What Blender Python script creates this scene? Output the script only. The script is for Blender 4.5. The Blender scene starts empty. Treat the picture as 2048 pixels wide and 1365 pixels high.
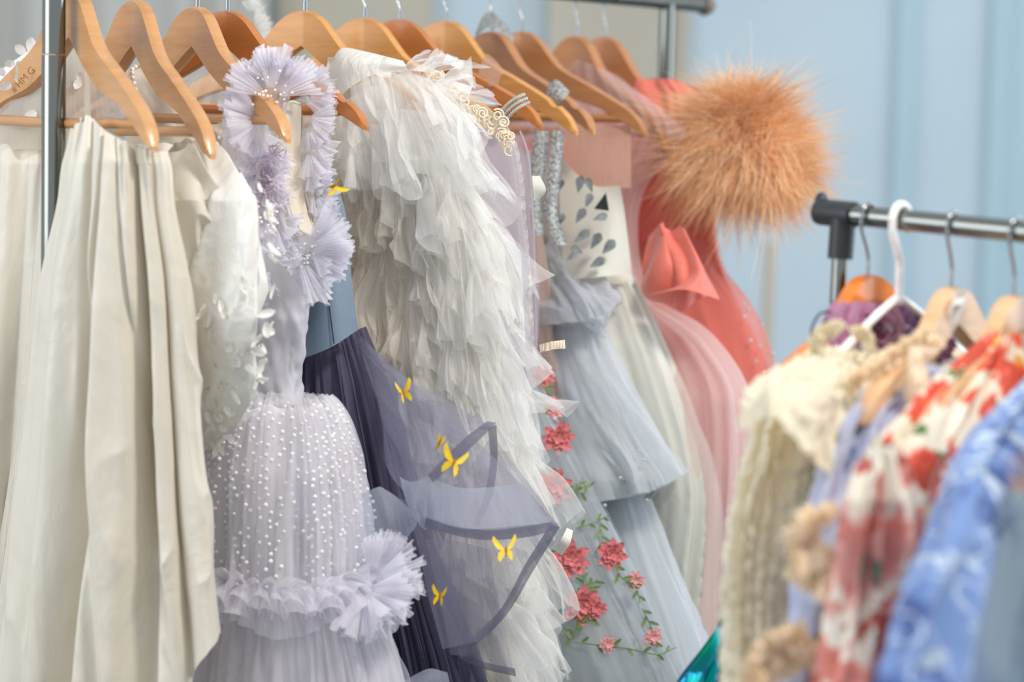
import bpy, math, random
import numpy as np
from mathutils import Vector, Matrix

random.seed(7)
RNG = np.random.default_rng(11)
sc = bpy.context.scene
COL = sc.collection

# ------------------------------------------------------------------ camera, world, light, exposure
FPX = 85.0 / 36.0 * 2048
CAMZ, PITCH, ROLL = 1.42, math.atan((682.5 - 232) / (85.0 / 36.0 * 2048)), math.radians(1.2)
cam_d = bpy.data.cameras.new('camera'); cam = bpy.data.objects.new('camera', cam_d); COL.objects.link(cam)
cam_d.lens = 85; cam_d.sensor_width = 36; cam_d.clip_start = 0.05
cam.matrix_world = (Matrix.Translation((0, 0, CAMZ)) @ Matrix.Rotation(math.pi / 2 - PITCH, 4, 'X') @ Matrix.Rotation(ROLL, 4, 'Z'))
cam_d.dof.use_dof = True; cam_d.dof.focus_distance = 2.83; cam_d.dof.aperture_fstop = 2.5
sc.camera = cam
sc.view_settings.view_transform = 'Standard'; sc.view_settings.look = 'None'
sc.view_settings.exposure = -0.12; sc.view_settings.gamma = 1.0; sc.view_settings.use_curve_mapping = False
sc.cycles.use_denoising = True; sc.cycles.use_adaptive_sampling = True; sc.cycles.adaptive_threshold = 0.03
sc.cycles.transparent_max_bounces = 36
sc.cycles.max_bounces = 10; sc.cycles.diffuse_bounces = 6; sc.cycles.transmission_bounces = 6

w = bpy.data.worlds.new('world'); sc.world = w; w.use_nodes = True
w.node_tree.nodes['Background'].inputs[0].default_value = (0.88, 0.94, 1.0, 1)
w.node_tree.nodes['Background'].inputs[1].default_value = 0.92

def area(name, loc, target, size, power, color):
    l = bpy.data.lights.new(name, 'AREA'); l.energy = power; l.color = color; l.shape = 'RECTANGLE'
    l.size, l.size_y = size
    o = bpy.data.objects.new(name, l); COL.objects.link(o); o.location = loc
    o.rotation_euler = (Vector(target) - Vector(loc)).to_track_quat('-Z', 'Y').to_euler()
    return o
area('ceiling_lamp', (0.95, 1.7, 2.85), (-0.1, 3.0, 1.2), (0.35, 0.35), 42, (1.0, 0.93, 0.84))
area('window_daylight', (-2.6, 1.5, 1.9), (0.1, 3.0, 1.0), (1.8, 1.8), 48, (0.93, 0.97, 1.0))
area('window_daylight_right', (2.9, 3.6, 1.9), (0.2, 3.2, 1.1), (1.6, 2.0), 40, (0.76, 0.89, 1.0))

# ------------------------------------------------------------------ projection of photo measurements into the room
_cp, _sp = math.cos(PITCH), math.sin(PITCH); _cr, _sr = math.cos(ROLL), math.sin(ROLL)
def P(px, py, d):
    """room point seen at photo pixel (px, py) whose distance into the room (world y) is d"""
    px = np.asarray(px, float); py = np.asarray(py, float); d = np.asarray(d, float)
    x = (px - 1024) / FPX; z = -(py - 682.5) / FPX
    xr = x * _cr - z * _sr; zr = x * _sr + z * _cr
    dy = _cp + zr * _sp; dz = -_sp + zr * _cp
    k = d / dy
    return np.stack(np.broadcast_arrays(xr * k, d, CAMZ + dz * k), -1)
def proj(p):
    x, y, z = p[0], p[1], p[2] - CAMZ
    f = y * _cp - z * _sp; u = y * _sp + z * _cp
    a, b = x / f, u / f
    xi = a * _cr + b * _sr; zi = -a * _sr + b * _cr
    return 1024 + xi * FPX, 682.5 - zi * FPX

# ------------------------------------------------------------------ noise, curves
_T = RNG.random((256, 256))
def vn(x, y, seed=0):
    x = np.asarray(x, float) + seed * 17.31; y = np.asarray(y, float) + seed * 5.77
    xi = np.floor(x).astype(int); yi = np.floor(y).astype(int); fx = x - xi; fy = y - yi
    fx = fx * fx * (3 - 2 * fx); fy = fy * fy * (3 - 2 * fy)
    a = _T[xi & 255, yi & 255]; b = _T[(xi + 1) & 255, yi & 255]; c = _T[xi & 255, (yi + 1) & 255]; d = _T[(xi + 1) & 255, (yi + 1) & 255]
    return (a * (1 - fx) + b * fx) * (1 - fy) + (c * (1 - fx) + d * fx) * fy
def fbm(x, y, seed=0, o=3):
    s = 0; a = 0.5
    for i in range(o):
        s = s + a * (vn(x * 2**i, y * 2**i, seed + i) * 2 - 1); a *= .5
    return s
def ridge(x, y, seed=0, p=1.0):
    return (1 - np.abs(2 * vn(x, y, seed) - 1)) ** p
def curve(pts, x):
    """smooth monotone-ish interpolation of (x, y...) rows"""
    pts = np.asarray(pts, float); X = pts[:, 0]
    x = np.clip(np.asarray(x, float), X[0], X[-1]); i = np.clip(np.searchsorted(X, x, side='right') - 1, 0, len(X) - 2)
    h = X[i + 1] - X[i]; t = (x - X[i]) / h
    Y = pts[:, 1]; dl = np.diff(Y) / np.diff(X); m = np.empty(len(Y)); m[0] = dl[0]; m[-1] = dl[-1]; m[1:-1] = (dl[1:] + dl[:-1]) / 2
    t2 = t * t; t3 = t2 * t
    return (2*t3 - 3*t2 + 1) * Y[i] + (t3 - 2*t2 + t) * h * m[i] + (-2*t3 + 3*t2) * Y[i + 1] + (t3 - t2) * h * m[i + 1]

# ------------------------------------------------------------------ materials
def lin(c):
    c = [v / 255 for v in c]
    return tuple(v / 12.92 if v <= .04045 else ((v + .055) / 1.055) ** 2.4 for v in c) + (1,)
class M:
    def __init__(s, name):
        s.m = bpy.data.materials.new(name); s.m.use_nodes = True; s.t = s.m.node_tree; s.t.nodes.clear()
        s.out = s.n('ShaderNodeOutputMaterial')
    def n(s, ty, **k):
        o = s.t.nodes.new(ty)
        for a, b in k.items(): setattr(o, a, b)
        return o
    def l(s, a, b): s.t.links.new(a, b)
    def noise(s, scale, detail=3, stretch=(1, 1, 1), rough=.55, uv=False, distort=0):
        tc = s.n('ShaderNodeTexCoord'); mp = s.n('ShaderNodeMapping'); mp.inputs['Scale'].default_value = stretch
        s.l(tc.outputs['UV' if uv else 'Object'], mp.inputs[0])
        nz = s.n('ShaderNodeTexNoise'); nz.inputs['Scale'].default_value = scale; nz.inputs['Detail'].default_value = detail
        nz.inputs['Roughness'].default_value = rough; nz.inputs['Distortion'].default_value = distort
        s.l(mp.outputs[0], nz.inputs['Vector']); return nz
    def ramp(s, fac, stops, const=False):
        r = s.n('ShaderNodeValToRGB'); e = r.color_ramp.elements
        while len(e) < len(stops): e.new(0.5)
        for el, (p, c) in zip(e, stops): el.position = p; el.color = c
        if const: r.color_ramp.interpolation = 'CONSTANT'
        s.l(fac, r.inputs[0]); return r
    def bump(s, fac, strength, dist, normal=None):
        b = s.n('ShaderNodeBump'); b.inputs['Strength'].default_value = strength; b.inputs['Distance'].default_value = dist
        s.l(fac, b.inputs['Height'])
        if normal: s.l(normal, b.inputs['Normal'])
        return b
    def pbsdf(s, col=None, rough=.5, metal=0, spec=.5, sheen=0, coat=0):
        p = s.n('ShaderNodeBsdfPrincipled')
        if col is not None: p.inputs['Base Color'].default_value = col
        p.inputs['Roughness'].default_value = rough; p.inputs['Metallic'].default_value = metal
        p.inputs['Specular IOR Level'].default_value = spec; p.inputs['Sheen Weight'].default_value = sheen; p.inputs['Coat Weight'].default_value = coat
        return p
    def done(s, sh): s.l(sh, s.out.inputs[0]); return s.m
def plain(name, rgb, rough=.5, metal=0, spec=.5, bump=0, bscale=60, sheen=0, coat=0, vary=.08):
    m = M(name); p = m.pbsdf(lin(rgb), rough, metal, spec, sheen, coat)
    nz = m.noise(bscale, 4)
    c0 = lin([v * (1 - vary) for v in rgb]); c1 = lin([min(255, v * (1 + vary)) for v in rgb])
    m.l(m.ramp(nz.outputs[0], [(.3, c0), (.7, c1)]).outputs[0], p.inputs['Base Color'])
    if bump: m.l(m.bump(nz.outputs[0], bump, .004).outputs[0], p.inputs['Normal'])
    return m.done(p.outputs[0])
def satin(name, rgb, rough=.38, bump=.35, sheen=.3, trans=.12, scale=9):
    m = M(name); p = m.pbsdf(lin(rgb), rough, 0, .45, sheen)
    a = m.noise(scale, 5, (1, 1, .6), .5, distort=.6); b = m.noise(900, 2, (1, 1, .25))
    nb = m.bump(a.outputs[0], bump, .03); nb2 = m.bump(b.outputs[0], .12, .0006, nb.outputs[0])
    m.l(nb2.outputs[0], p.inputs['Normal'])
    t = m.n('ShaderNodeBsdfTranslucent'); t.inputs[0].default_value = lin([rgb[0], rgb[1] * .96, rgb[2] * .88]); mx = m.n('ShaderNodeMixShader')
    mx.inputs[0].default_value = trans; m.l(p.outputs[0], mx.inputs[1]); m.l(t.outputs[0], mx.inputs[2])
    return m.done(mx.outputs[0])
def tulle(name, rgb, alpha=.5, streak=.35, sx=90, mesh=0.0, sparkle=0.0):
    """sheer net: part of the light passes straight through, the rest scatters off and through the threads"""
    m = M(name)
    d = m.n('ShaderNodeBsdfDiffuse'); d.inputs[0].default_value = lin(rgb)
    t = m.n('ShaderNodeBsdfTranslucent'); t.inputs[0].default_value = lin(rgb)
    mx = m.n('ShaderNodeMixShader'); mx.inputs[0].default_value = .5; m.l(d.outputs[0], mx.inputs[1]); m.l(t.outputs[0], mx.inputs[2])
    tr = m.n('ShaderNodeBsdfTransparent'); m2 = m.n('ShaderNodeMixShader')
    nz = m.noise(1.0, 3, (sx, 2.2, 1), .6, uv=True)
    r = m.n('ShaderNodeMapRange'); r.inputs[1].default_value = .3; r.inputs[2].default_value = .7
    r.inputs[3].default_value = max(0, alpha - streak * .5); r.inputs[4].default_value = min(1, alpha + streak * .5)
    m.l(nz.outputs[0], r.inputs[0]); fac = r.outputs[0]
    if mesh:
        tc = m.n('ShaderNodeTexCoord'); mp = m.n('ShaderNodeMapping'); mp.inputs['Scale'].default_value = (mesh, mesh, 1); mp.inputs['Rotation'].default_value = (0, 0, .785)
        m.l(tc.outputs['UV'], mp.inputs[0]); ch = m.n('ShaderNodeTexBrick'); ch.offset = 0
        ch.inputs['Color1'].default_value = (0, 0, 0, 1); ch.inputs['Color2'].default_value = (0, 0, 0, 1); ch.inputs['Mortar'].default_value = (1, 1, 1, 1)
        ch.inputs['Scale'].default_value = 1; ch.inputs['Mortar Size'].default_value = .12; ch.inputs['Brick Width'].default_value = .5; ch.inputs['Row Height'].default_value = .5
        m.l(mp.outputs[0], ch.inputs['Vector'])
        ad = m.n('ShaderNodeMath', operation='MULTIPLY_ADD'); ad.use_clamp = True; m.l(ch.outputs[0], ad.inputs[0]); ad.inputs[1].default_value = .35; m.l(fac, ad.inputs[2]); fac = ad.outputs[0]
    m.l(fac, m2.inputs[0]); m.l(tr.outputs[0], m2.inputs[1]); m.l(mx.outputs[0], m2.inputs[2])
    m.m.use_transparent_shadow = True
    return m.done(m2.outputs[0])
def wood(name, rgb, rough=.34):
    m = M(name); p = m.pbsdf(lin(rgb), rough, 0, .4, 0, .2); p.inputs['Coat Roughness'].default_value = .12
    a = m.noise(5, 5, (1, 1, 7), .6, distort=1.2); b = m.noise(60, 3, (.25, .25, 2.2), .5)
    dark = lin([rgb[0] * .92, rgb[1] * .87, rgb[2] * .80]); lite = lin([min(255, rgb[0] * 1.04), rgb[1] * 1.03, rgb[2] * 1.02])
    mm = m.n('ShaderNodeMath', operation='MULTIPLY_ADD'); m.l(b.outputs[0], mm.inputs[0]); mm.inputs[1].default_value = .35
    m.l(a.outputs[0], mm.inputs[2])
    m.l(m.ramp(mm.outputs[0], [(.42, dark), (.8, lite)]).outputs[0], p.inputs['Base Color'])
    m.l(m.bump(mm.outputs[0], .08, .002).outputs[0], p.inputs['Normal'])
    return m.done(p.outputs[0])
def chrome(name, rgb=(128, 130, 126), rough=.16):
    m = M(name); p = m.pbsdf(lin(rgb), rough, 1)
    nz = m.noise(14, 3); m.l(m.ramp(nz.outputs[0], [(.3, (rough * .8,) * 3 + (1,)), (.7, (rough * 1.5,) * 3 + (1,))]).outputs[0], p.inputs['Roughness'])
    return m.done(p.outputs[0])
def printed(name, base, spots, scale=14, rough=.6, warp=.25, swirl=None):
    """woven print: several voronoi scatterings of coloured blooms over a base cloth; spots = [(rgb, scale, size, seed)]"""
    m = M(name); p = m.pbsdf(lin(base), rough, 0, .3, .2)
    tc = m.n('ShaderNodeTexCoord'); nz = m.noise(scale * 1.6, 3)
    col = None
    bn = m.noise(scale * .8, 3)
    cur = m.ramp(bn.outputs[0], [(.35, lin([v * .93 for v in base])), (.65, lin(base))]).outputs[0]
    for rgb, s2, size, seed in spots:
        mp = m.n('ShaderNodeMapping'); mp.inputs['Location'].default_value = (seed * 1.7, seed * .9, seed * 2.3)
        ad = m.n('ShaderNodeMixRGB', blend_type='ADD'); ad.inputs[0].default_value = warp * 2 / scale
        m.l(tc.outputs['Object'], ad.inputs[1]); m.l(nz.outputs['Color'], ad.inputs[2]); m.l(ad.outputs[0], mp.inputs[0])
        v = m.n('ShaderNodeTexVoronoi'); v.inputs['Scale'].default_value = s2; m.l(mp.outputs[0], v.inputs['Vector'])
        r = m.ramp(v.outputs['Distance'], [(size * .82, (1, 1, 1, 1)), (size, (0, 0, 0, 1))])
        mx = m.n('ShaderNodeMixRGB'); m.l(r.outputs[0], mx.inputs[0]); m.l(cur, mx.inputs[1])
        inner = m.ramp(v.outputs['Distance'], [(0, lin([min(255, c * 1.15 + 10) for c in rgb])), (size * .5, lin([c * .86 for c in rgb])), (size, lin(rgb))])
        m.l(inner.outputs[0], mx.inputs[2]); cur = mx.outputs[0]
    if swirl:
        sn = m.noise(swirl[1], 1.5, distort=1.2); sr = m.ramp(sn.outputs[0], [(.485, (0, 0, 0, 1)), (.495, (1, 1, 1, 1)), (.505, (1, 1, 1, 1)), (.515, (0, 0, 0, 1))])
        mx = m.n('ShaderNodeMixRGB'); m.l(sr.outputs[0], mx.inputs[0]); m.l(cur, mx.inputs[1]); mx.inputs[2].default_value = lin(swirl[0]); cur = mx.outputs[0]
    m.l(cur, p.inputs['Base Color']); m.l(m.bump(nz.outputs[0], .25, .01).outputs[0], p.inputs['Normal'])
    return m.done(p.outputs[0])

MT = dict(
    maple=wood('maple_wood', (198, 150, 102)), honey=wood('honey_wood', (206, 150, 84)), amber=wood('amber_wood', (184, 116, 60)), tan=wood('tan_wood', (182, 128, 84)),
    orange=wood('orange_wood', (224, 128, 44), .18), palew=wood('pale_wood', (212, 178, 140)),
    chrome=chrome('polished_chrome'), wire=chrome('hook_wire', (150, 152, 155), .22), black=plain('black_plastic', (38, 42, 46), .45),
    ivory=satin('ivory_satin', (226, 219, 204), .36, .5, .3, .16, 7), white=satin('white_satin', (238, 236, 230), .3, .5, .3, .14, 14),
    cream=satin('cream_lining', (226, 216, 200), .6, .2), lilacs=satin('lilac_grey_satin', (205, 203, 212), .45, .15, .2),
    bluesat=satin('blue_grey_satin', (112, 130, 148), .45, .15, .3, .05), navy=plain('navy_lining', (42, 46, 66), .7),
    lilac=tulle('lilac_tulle', (249, 247, 253), .55), lilac2=tulle('lilac_dotted_tulle', (247, 245, 249), .42, .3, 60), lilacu=satin('lilac_underskirt', (238, 233, 241), .7, .3, .1, .1, 20),
    slate=tulle('slate_tulle', (128, 124, 150), .72, .4, 70), slateu=satin('slate_underskirt', (96, 92, 118), .75, .3, .1, .02, 20), slatet=tulle('slate_sheer_tulle', (166, 164, 184), .42, .16, 30),
    slateh=tulle('slate_hem_band', (118, 116, 138), .72, .1, 30), crin=tulle('crinoline_mesh', (206, 210, 226), .26, .1, 20, 56),
    ruff=tulle('ivory_tulle', (253, 252, 250), .36, .3, 60), ruffc=tulle('cream_tulle', (252, 248, 241), .35, .3, 60), ruffu=satin('ivory_underdress', (240, 236, 226), .8, .3, .1, .15, 20),
    pearl=plain('pearl', (236, 232, 226), .15, .15, .7), dot=plain('flock_dot', (246, 244, 238), .8), petal=satin('petal_satin', (246, 247, 246), .35, .3, .2, .35, 30),
    yellow=plain('yellow_felt', (240, 200, 30), .5), lace=plain('ecru_lace', (232, 214, 192), .8, bump=.4), nude=tulle('nude_mesh', (226, 186, 164), .68, .1, 30), nudet=tulle('nude_tulle', (222, 196, 184), .7, .25),
    mauvet=tulle('mauve_sheer', (214, 204, 212), .55, .2, 40), rosesk=tulle('rose_skirt_tulle', (222, 228, 232), .38, .25, 40), roseun=satin('grey_white_underskirt', (196, 200, 204), .8, .3, .1, .1, 12),
    rose=plain('rose_thread', (226, 122, 124), .7, vary=.2, bscale=200), rosel=plain('pale_rose_thread', (240, 176, 176), .7), leaf=plain('leaf_thread', (112, 138, 84), .7, vary=.2),
    silver=plain('silver_bead_cloth', (150, 152, 150), .35, .35, .6, .8, 260, vary=.35), crystal=plain('crystal', (196, 190, 178), .2, .6, 1.0),
    bluet=tulle('pale_blue_tulle', (232, 236, 240), .55, .3, 40), blueu=satin('pale_blue_underskirt', (212, 218, 222), .8, .3, .1, .15, 10),
    hbod=satin('ivory_bodice', (226, 226, 216), .5, .2), hsk=satin('cream_skirt_satin', (226, 226, 216), .45, .35, .2, .12, 8), leafs=plain('silver_leaf_sequin', (132, 138, 138), .4, .3, vary=.25), leafd=plain('dark_leaf_sequin', (36, 44, 44), .4, .3),
    blush=tulle('blush_tulle', (251, 229, 227), .36, .3, 40), blushu=satin('blush_underskirt', (238, 196, 194), .8, .3, .1, .15, 14),
    coral=satin('coral_satin', (236, 128, 112), .5, .4, .3, .14, 10), coralt=tulle('coral_organza', (244, 170, 158), .55, .3, 20), feather=plain('apricot_feather', (236, 172, 122), .8, vary=.12, bscale=18), featherl=plain('light_apricot_feather', (248, 204, 164), .8, vary=.1, bscale=18), spark=plain('sequin', (240, 236, 250), .15, .6),
    mauve=satin('mauve_satin', (164, 104, 140), .35, .5, .3, .05, 24), mauvel=satin('mauve_rose', (184, 138, 158), .45, .4), lavf=satin('lavender_fluff', (176, 160, 196), .7, .4),
    crm=satin('cream_crinkle', (250, 242, 218), .7, .9, .1, .25, 24), crml=satin('cream_crinkle_cape', (246, 239, 216), .65, .8, .1, .3, 26), plast=plain('white_plastic', (232, 230, 228), .3),
    tanr=satin('tan_ruffle', (255, 246, 228), .7, .1, .1, .5, 40),
    lavp=printed('lavender_print', (180, 186, 214), [((202, 206, 226), 16, .36, 1), ((120, 134, 172), 20, .22, 2), ((70, 128, 96), 12, .2, 3)]),
    redp=printed('red_floral_print', (238, 228, 208), [((240, 170, 60), 30, .2, 4), ((84, 122, 60), 26, .34, 5), ((230, 84, 56), 22, .50, 6), ((60, 64, 66), 14, .14, 8)], warp=.5),
    pinkp=printed('pink_rose_print', (238, 230, 214), [((232, 158, 148), 15, .55, 7), ((196, 96, 84), 20, .3, 3), ((112, 128, 112), 16, .24, 2), ((236, 140, 124), 18, .34, 4)], warp=.6),
    damask=printed('blue_damask', (104, 134, 188), [((66, 94, 156), 15, .42, 1), ((150, 170, 200), 24, .26, 3), ((160, 180, 200), 13, .2, 6)], warp=.6, swirl=((186, 202, 220), 12)),
    organza=tulle('pale_blue_organza', (168, 184, 196), .66, .3, 12), organzau=printed('organza_print', (158, 174, 188), [((126, 148, 176), 12, .3, 2), ((196, 206, 210), 10, .3, 5)], warp=.6, swirl=((200, 210, 216), 9)),
    blackf=satin('black_cloth', (22, 22, 26), .8, .3, 0, 0), foil=None, paper=plain('white_paper', (232, 236, 238), .7), ink=plain('dark_ink', (70, 72, 78), .7), branded=plain('burnt_mark', (158, 112, 68), .7),
    skin=satin('peach_flower', (226, 180, 164), .6, .2),
)
def foil_mat():
    m = M('green_foil'); p = m.pbsdf(lin((10, 170, 130)), .22, .85)
    v = m.n('ShaderNodeTexVoronoi'); v.inputs['Scale'].default_value = 22; tc = m.n('ShaderNodeTexCoord'); m.l(tc.outputs['Object'], v.inputs['Vector'])
    m.l(m.ramp(v.outputs['Distance'], [(0, lin((0, 230, 170))), (.5, lin((0, 150, 130))), (1, lin((40, 110, 170)))]).outputs[0], p.inputs['Base Color'])
    m.l(m.bump(v.outputs['Distance'], .8, .01).outputs[0], p.inputs['Normal']); return m.done(p.outputs[0])
MT['foil'] = foil_mat()

# ------------------------------------------------------------------ object helpers
class Thing:
    def __init__(s, name, label, cat, loc, group=None):
        s.o = bpy.data.objects.new(name, None); COL.objects.link(s.o); s.o.empty_display_size = .05
        s.loc = np.array(loc, float); s.o.location = tuple(s.loc); s.o['label'] = label; s.o['category'] = cat
        if group: s.o['group'] = group
def mk(name, V, Fc, mat, parent=None, smooth=True, uv=None, kind=None, label=None, sub=None, sharp=40):
    """one mesh object; parent is a Thing, sub an object whose child it becomes; V in room coordinates"""
    V = np.asarray(V, float).reshape(-1, 3); off = parent.loc if parent else np.zeros(3)
    me = bpy.data.meshes.new(name)
    if isinstance(Fc, np.ndarray):
        n, k = Fc.shape; me.vertices.add(len(V)); me.vertices.foreach_set('co', (V - off).ravel())
        me.loops.add(n * k); me.loops.foreach_set('vertex_index', Fc.ravel().astype(np.int32))
        me.polygons.add(n); me.polygons.foreach_set('loop_start', np.arange(0, n * k, k, dtype=np.int32))
        if uv is not None:
            l = me.uv_layers.new(name='UVMap'); l.data.foreach_set('uv', uv[Fc.ravel()].astype(np.float32).ravel())
        me.update(calc_edges=True)
    else:
        me.from_pydata([tuple(v) for v in (V - off)], [], Fc)
        if uv is not None:
            l = me.uv_layers.new(name='UVMap')
            for lp in me.loops: l.data[lp.index].uv = uv[lp.vertex_index]
    me.validate()
    if smooth:
        me.polygons.foreach_set('use_smooth', np.ones(len(me.polygons), bool))
        if uv is None: me.set_sharp_from_angle(angle=math.radians(sharp))
    me.materials.append(MT[mat] if isinstance(mat, str) else mat)
    o = bpy.data.objects.new(name, me); COL.objects.link(o)
    if sub is not None: o.parent = sub
    elif parent is not None: o.parent = parent.o
    if kind: o['kind'] = kind
    if label: o['label'] = label
    return o
def gridf(nr, nc, wrap=False):
    i = np.arange(nr - 1)[:, None]; j = np.arange(nc if wrap else nc - 1)[None]; j2 = (j + 1) % nc
    return np.stack([i * nc + j, i * nc + j2, (i + 1) * nc + j2, (i + 1) * nc + j], -1).reshape(-1, 4)
def gnormals(G):
    du = np.gradient(G, axis=1); dv = np.gradient(G, axis=0); n = np.cross(du, dv); return n / (np.linalg.norm(n, axis=-1, keepdims=True) + 1e-9)
class Acc:
    """collects small pieces into one mesh"""
    def __init__(s): s.V = []; s.F = []; s.n = 0
    def add(s, V, F):
        V = np.asarray(V, float).reshape(-1, 3); s.V.append(V); s.F += [[i + s.n for i in f] for f in (F.tolist() if isinstance(F, np.ndarray) else F)]; s.n += len(V)
    def mk(s, name, mat, parent=None, **k): return mk(name, np.concatenate(s.V), s.F, mat, parent, **k)
def tube(pts, r, n=10, caps=True):
    pts = np.asarray(pts, float); r = np.broadcast_to(np.asarray(r, float), (len(pts),)); T = np.gradient(pts, axis=0); T /= np.linalg.norm(T, axis=1, keepdims=True) + 1e-9
    up = np.array([0, 0, 1.]) if abs(T[0][2]) < .9 else np.array([1., 0, 0]); V = []; a = np.cross(T[0], up); a /= np.linalg.norm(a)
    for p, t, rr in zip(pts, T, r):
        a = a - t * a.dot(t); a /= np.linalg.norm(a); b = np.cross(t, a); an = np.arange(n) * 2 * math.pi / n
        V.append(p + rr * (np.cos(an)[:, None] * a + np.sin(an)[:, None] * b))
    F = gridf(len(pts), n, True).tolist()
    if caps: F += [list(range(n))[::-1], [(len(pts) - 1) * n + i for i in range(n)]]
    return np.concatenate(V), F
def ball(c, r, nu=8, nv=5, sc3=(1, 1, 1)):
    V = [np.array(c) + np.array([0, 0, r * sc3[2]])]
    for i in range(1, nv):
        th = math.pi * i / nv
        for j in range(nu):
            ph = 2 * math.pi * j / nu; V.append(np.array(c) + r * np.array([math.sin(th) * math.cos(ph) * sc3[0], math.sin(th) * math.sin(ph) * sc3[1], math.cos(th) * sc3[2]]))
    V.append(np.array(c) - np.array([0, 0, r * sc3[2]])); L = len(V) - 1; F = []
    for j in range(nu): F.append([0, 1 + j, 1 + (j + 1) % nu]); F.append([L, L - nu + (j + 1) % nu, L - nu + j])
    for i in range(nv - 2):
        for j in range(nu): a = 1 + i * nu; F.append([a + j, a + nu + j, a + nu + (j + 1) % nu, a + (j + 1) % nu])
    return np.array(V), F
def smooth_path(pts, n):
    pts = np.asarray(pts, float); L = np.r_[0, np.cumsum(np.linalg.norm(np.diff(pts, axis=0), axis=1))]; x = np.linspace(0, L[-1], n)
    return np.stack([curve(np.stack([L, pts[:, k]], 1), x) for k in range(pts.shape[1])], 1)

# ------------------------------------------------------------------ garments
def srow(rows, y):
    return curve(rows, y)
class Body:
    """a hanging garment volume: half-width in photo pixels per height (given as the edge seen at side*), closed front to back,
    turned by yaw like its hanger; top = list of (s, py) for the neckline, s -1..1 along the hanger"""
    def __init__(s, ax, d, yaw, edge, top, bot, thick, side=1, lean=0):
        s.ax, s.d, s.yaw, s.edge, s.top, s.bot, s.th, s.side = ax, d, yaw, np.array(edge, float), np.array(top, float), bot, np.array(thick, float), side; s.lean = lean
    def at(s, phi, t):
        phi, t = np.broadcast_arrays(np.asarray(phi, float), np.asarray(t, float))
        c, q = np.cos(phi), np.sin(phi); c = np.sign(c) * np.abs(c) ** .8
        top = np.interp(c, s.top[:, 0], s.top[:, 1]); bot = s.bot if np.isscalar(s.bot) else np.interp(c, *np.array(s.bot, float).T); py = top + (bot - top) * t
        ax = s.ax + s.lean * (py - 200)
        W = srow(s.edge, py); W = (W - ax) * s.side
        b = np.interp(py, s.th[:, 0], s.th[:, 1])
        d = s.d - s.side * c * W * s.d / FPX * math.tan(s.yaw) + b * q / math.cos(s.yaw)
        return P(ax + c * W + s.side * 0, py, d)
    def pt(s, px, py, out=.002):
        """a point on the camera side at photo pixel (px, py)"""
        phi = np.linspace(math.pi, 2 * math.pi, 181); best = None
        ts = np.linspace(0, 1, 160); G = s.at(phi[None], ts[:, None]); 
        f = G[..., 1] * _cp - (G[..., 2] - CAMZ) * _sp; u = G[..., 1] * _sp + (G[..., 2] - CAMZ) * _cp
        a, b = G[..., 0] / f, u / f; X = 1024 + (a * _cr + b * _sr) * FPX; Y = 682.5 - (-a * _sr + b * _cr) * FPX
        k = np.unravel_index(np.argmin((X - px) ** 2 + (Y - py) ** 2), X.shape)
        i, j = min(max(k[0], 1), 158), min(max(k[1], 1), 179)
        n = np.cross(G[i, j + 1] - G[i, j - 1], G[i + 1, j] - G[i - 1, j]); n /= np.linalg.norm(n) + 1e-9
        if n[1] > 0: n = -n
        return P(px, py, G[k][1]) + n * out, n
    def mesh(s, name, mat, T, fold=None, nphi=260, nt=110, phi=(.5, 2.5), t=(0, 1), **k):
        ph = np.linspace(phi[0] * math.pi, phi[1] * math.pi, nphi)[None]; tt = np.linspace(t[0], t[1], nt)[:, None]
        G = s.at(ph, tt); N = gnormals(G)
        c = G.mean(axis=1, keepdims=True); sg = np.sign(((G - c) * N).sum(-1).mean()) or 1; N = N * sg
        if fold is not None: G = G + N * fold(np.broadcast_to(ph, G.shape[:2]), np.broadcast_to(tt, G.shape[:2]))[..., None]
        uv = np.stack(np.broadcast_arrays(ph * .16, tt * 1.0), -1).reshape(-1, 2)
        s.G = G
        return mk(name, G, gridf(nt, nphi), mat, T, uv=uv, **k)
def gathers(K, a0, a1, seed=0, fine=.25, wob=.6, p=1.0, tpow=1.0):
    """gathered folds: fixed at the seam, deepening towards the hem"""
    def f(ph, t):
        w = vn(ph * 1.3, t * 2.0, seed + 3) * wob
        A = a0 + (a1 - a0) * t ** tpow
        r = ridge(ph * K + w * 3, t * 1.1, seed, p) - .9 + fine * (ridge(ph * K * 3.1 + w * 5, t * 2.5, seed + 9) - .5)
        return A * r * 1.6
    return f
def patch(name, rows, mat, T, nu=60, nv=40, fold=None, uvs=(1, 1), **k):
    """free sheet through a net of control points (px, py, depth)"""
    R = np.array(rows, float); nr, nc = R.shape[:2]
    A = np.stack([np.stack([curve(np.stack([np.linspace(0, 1, nc), R[i, :, c]], 1), np.linspace(0, 1, nu)) for c in range(3)], -1) for i in range(nr)], 0)
    B = np.stack([np.stack([curve(np.stack([np.linspace(0, 1, nr), A[:, j, c]], 1), np.linspace(0, 1, nv)) for c in range(3)], -1) for j in range(nu)], 1)
    G = P(B[..., 0], B[..., 1], B[..., 2]); u = np.linspace(0, 1, nu)[None]; v = np.linspace(0, 1, nv)[:, None]
    if fold is not None: G = G + gnormals(G) * fold(np.broadcast_to(u, G.shape[:2]), np.broadcast_to(v, G.shape[:2]))[..., None]
    uv = np.stack(np.broadcast_arrays(u * uvs[0], v * uvs[1]), -1).reshape(-1, 2)
    o = mk(name, G, gridf(nv, nu), mat, T, uv=uv, **k); o_G = G
    return o, G
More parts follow.
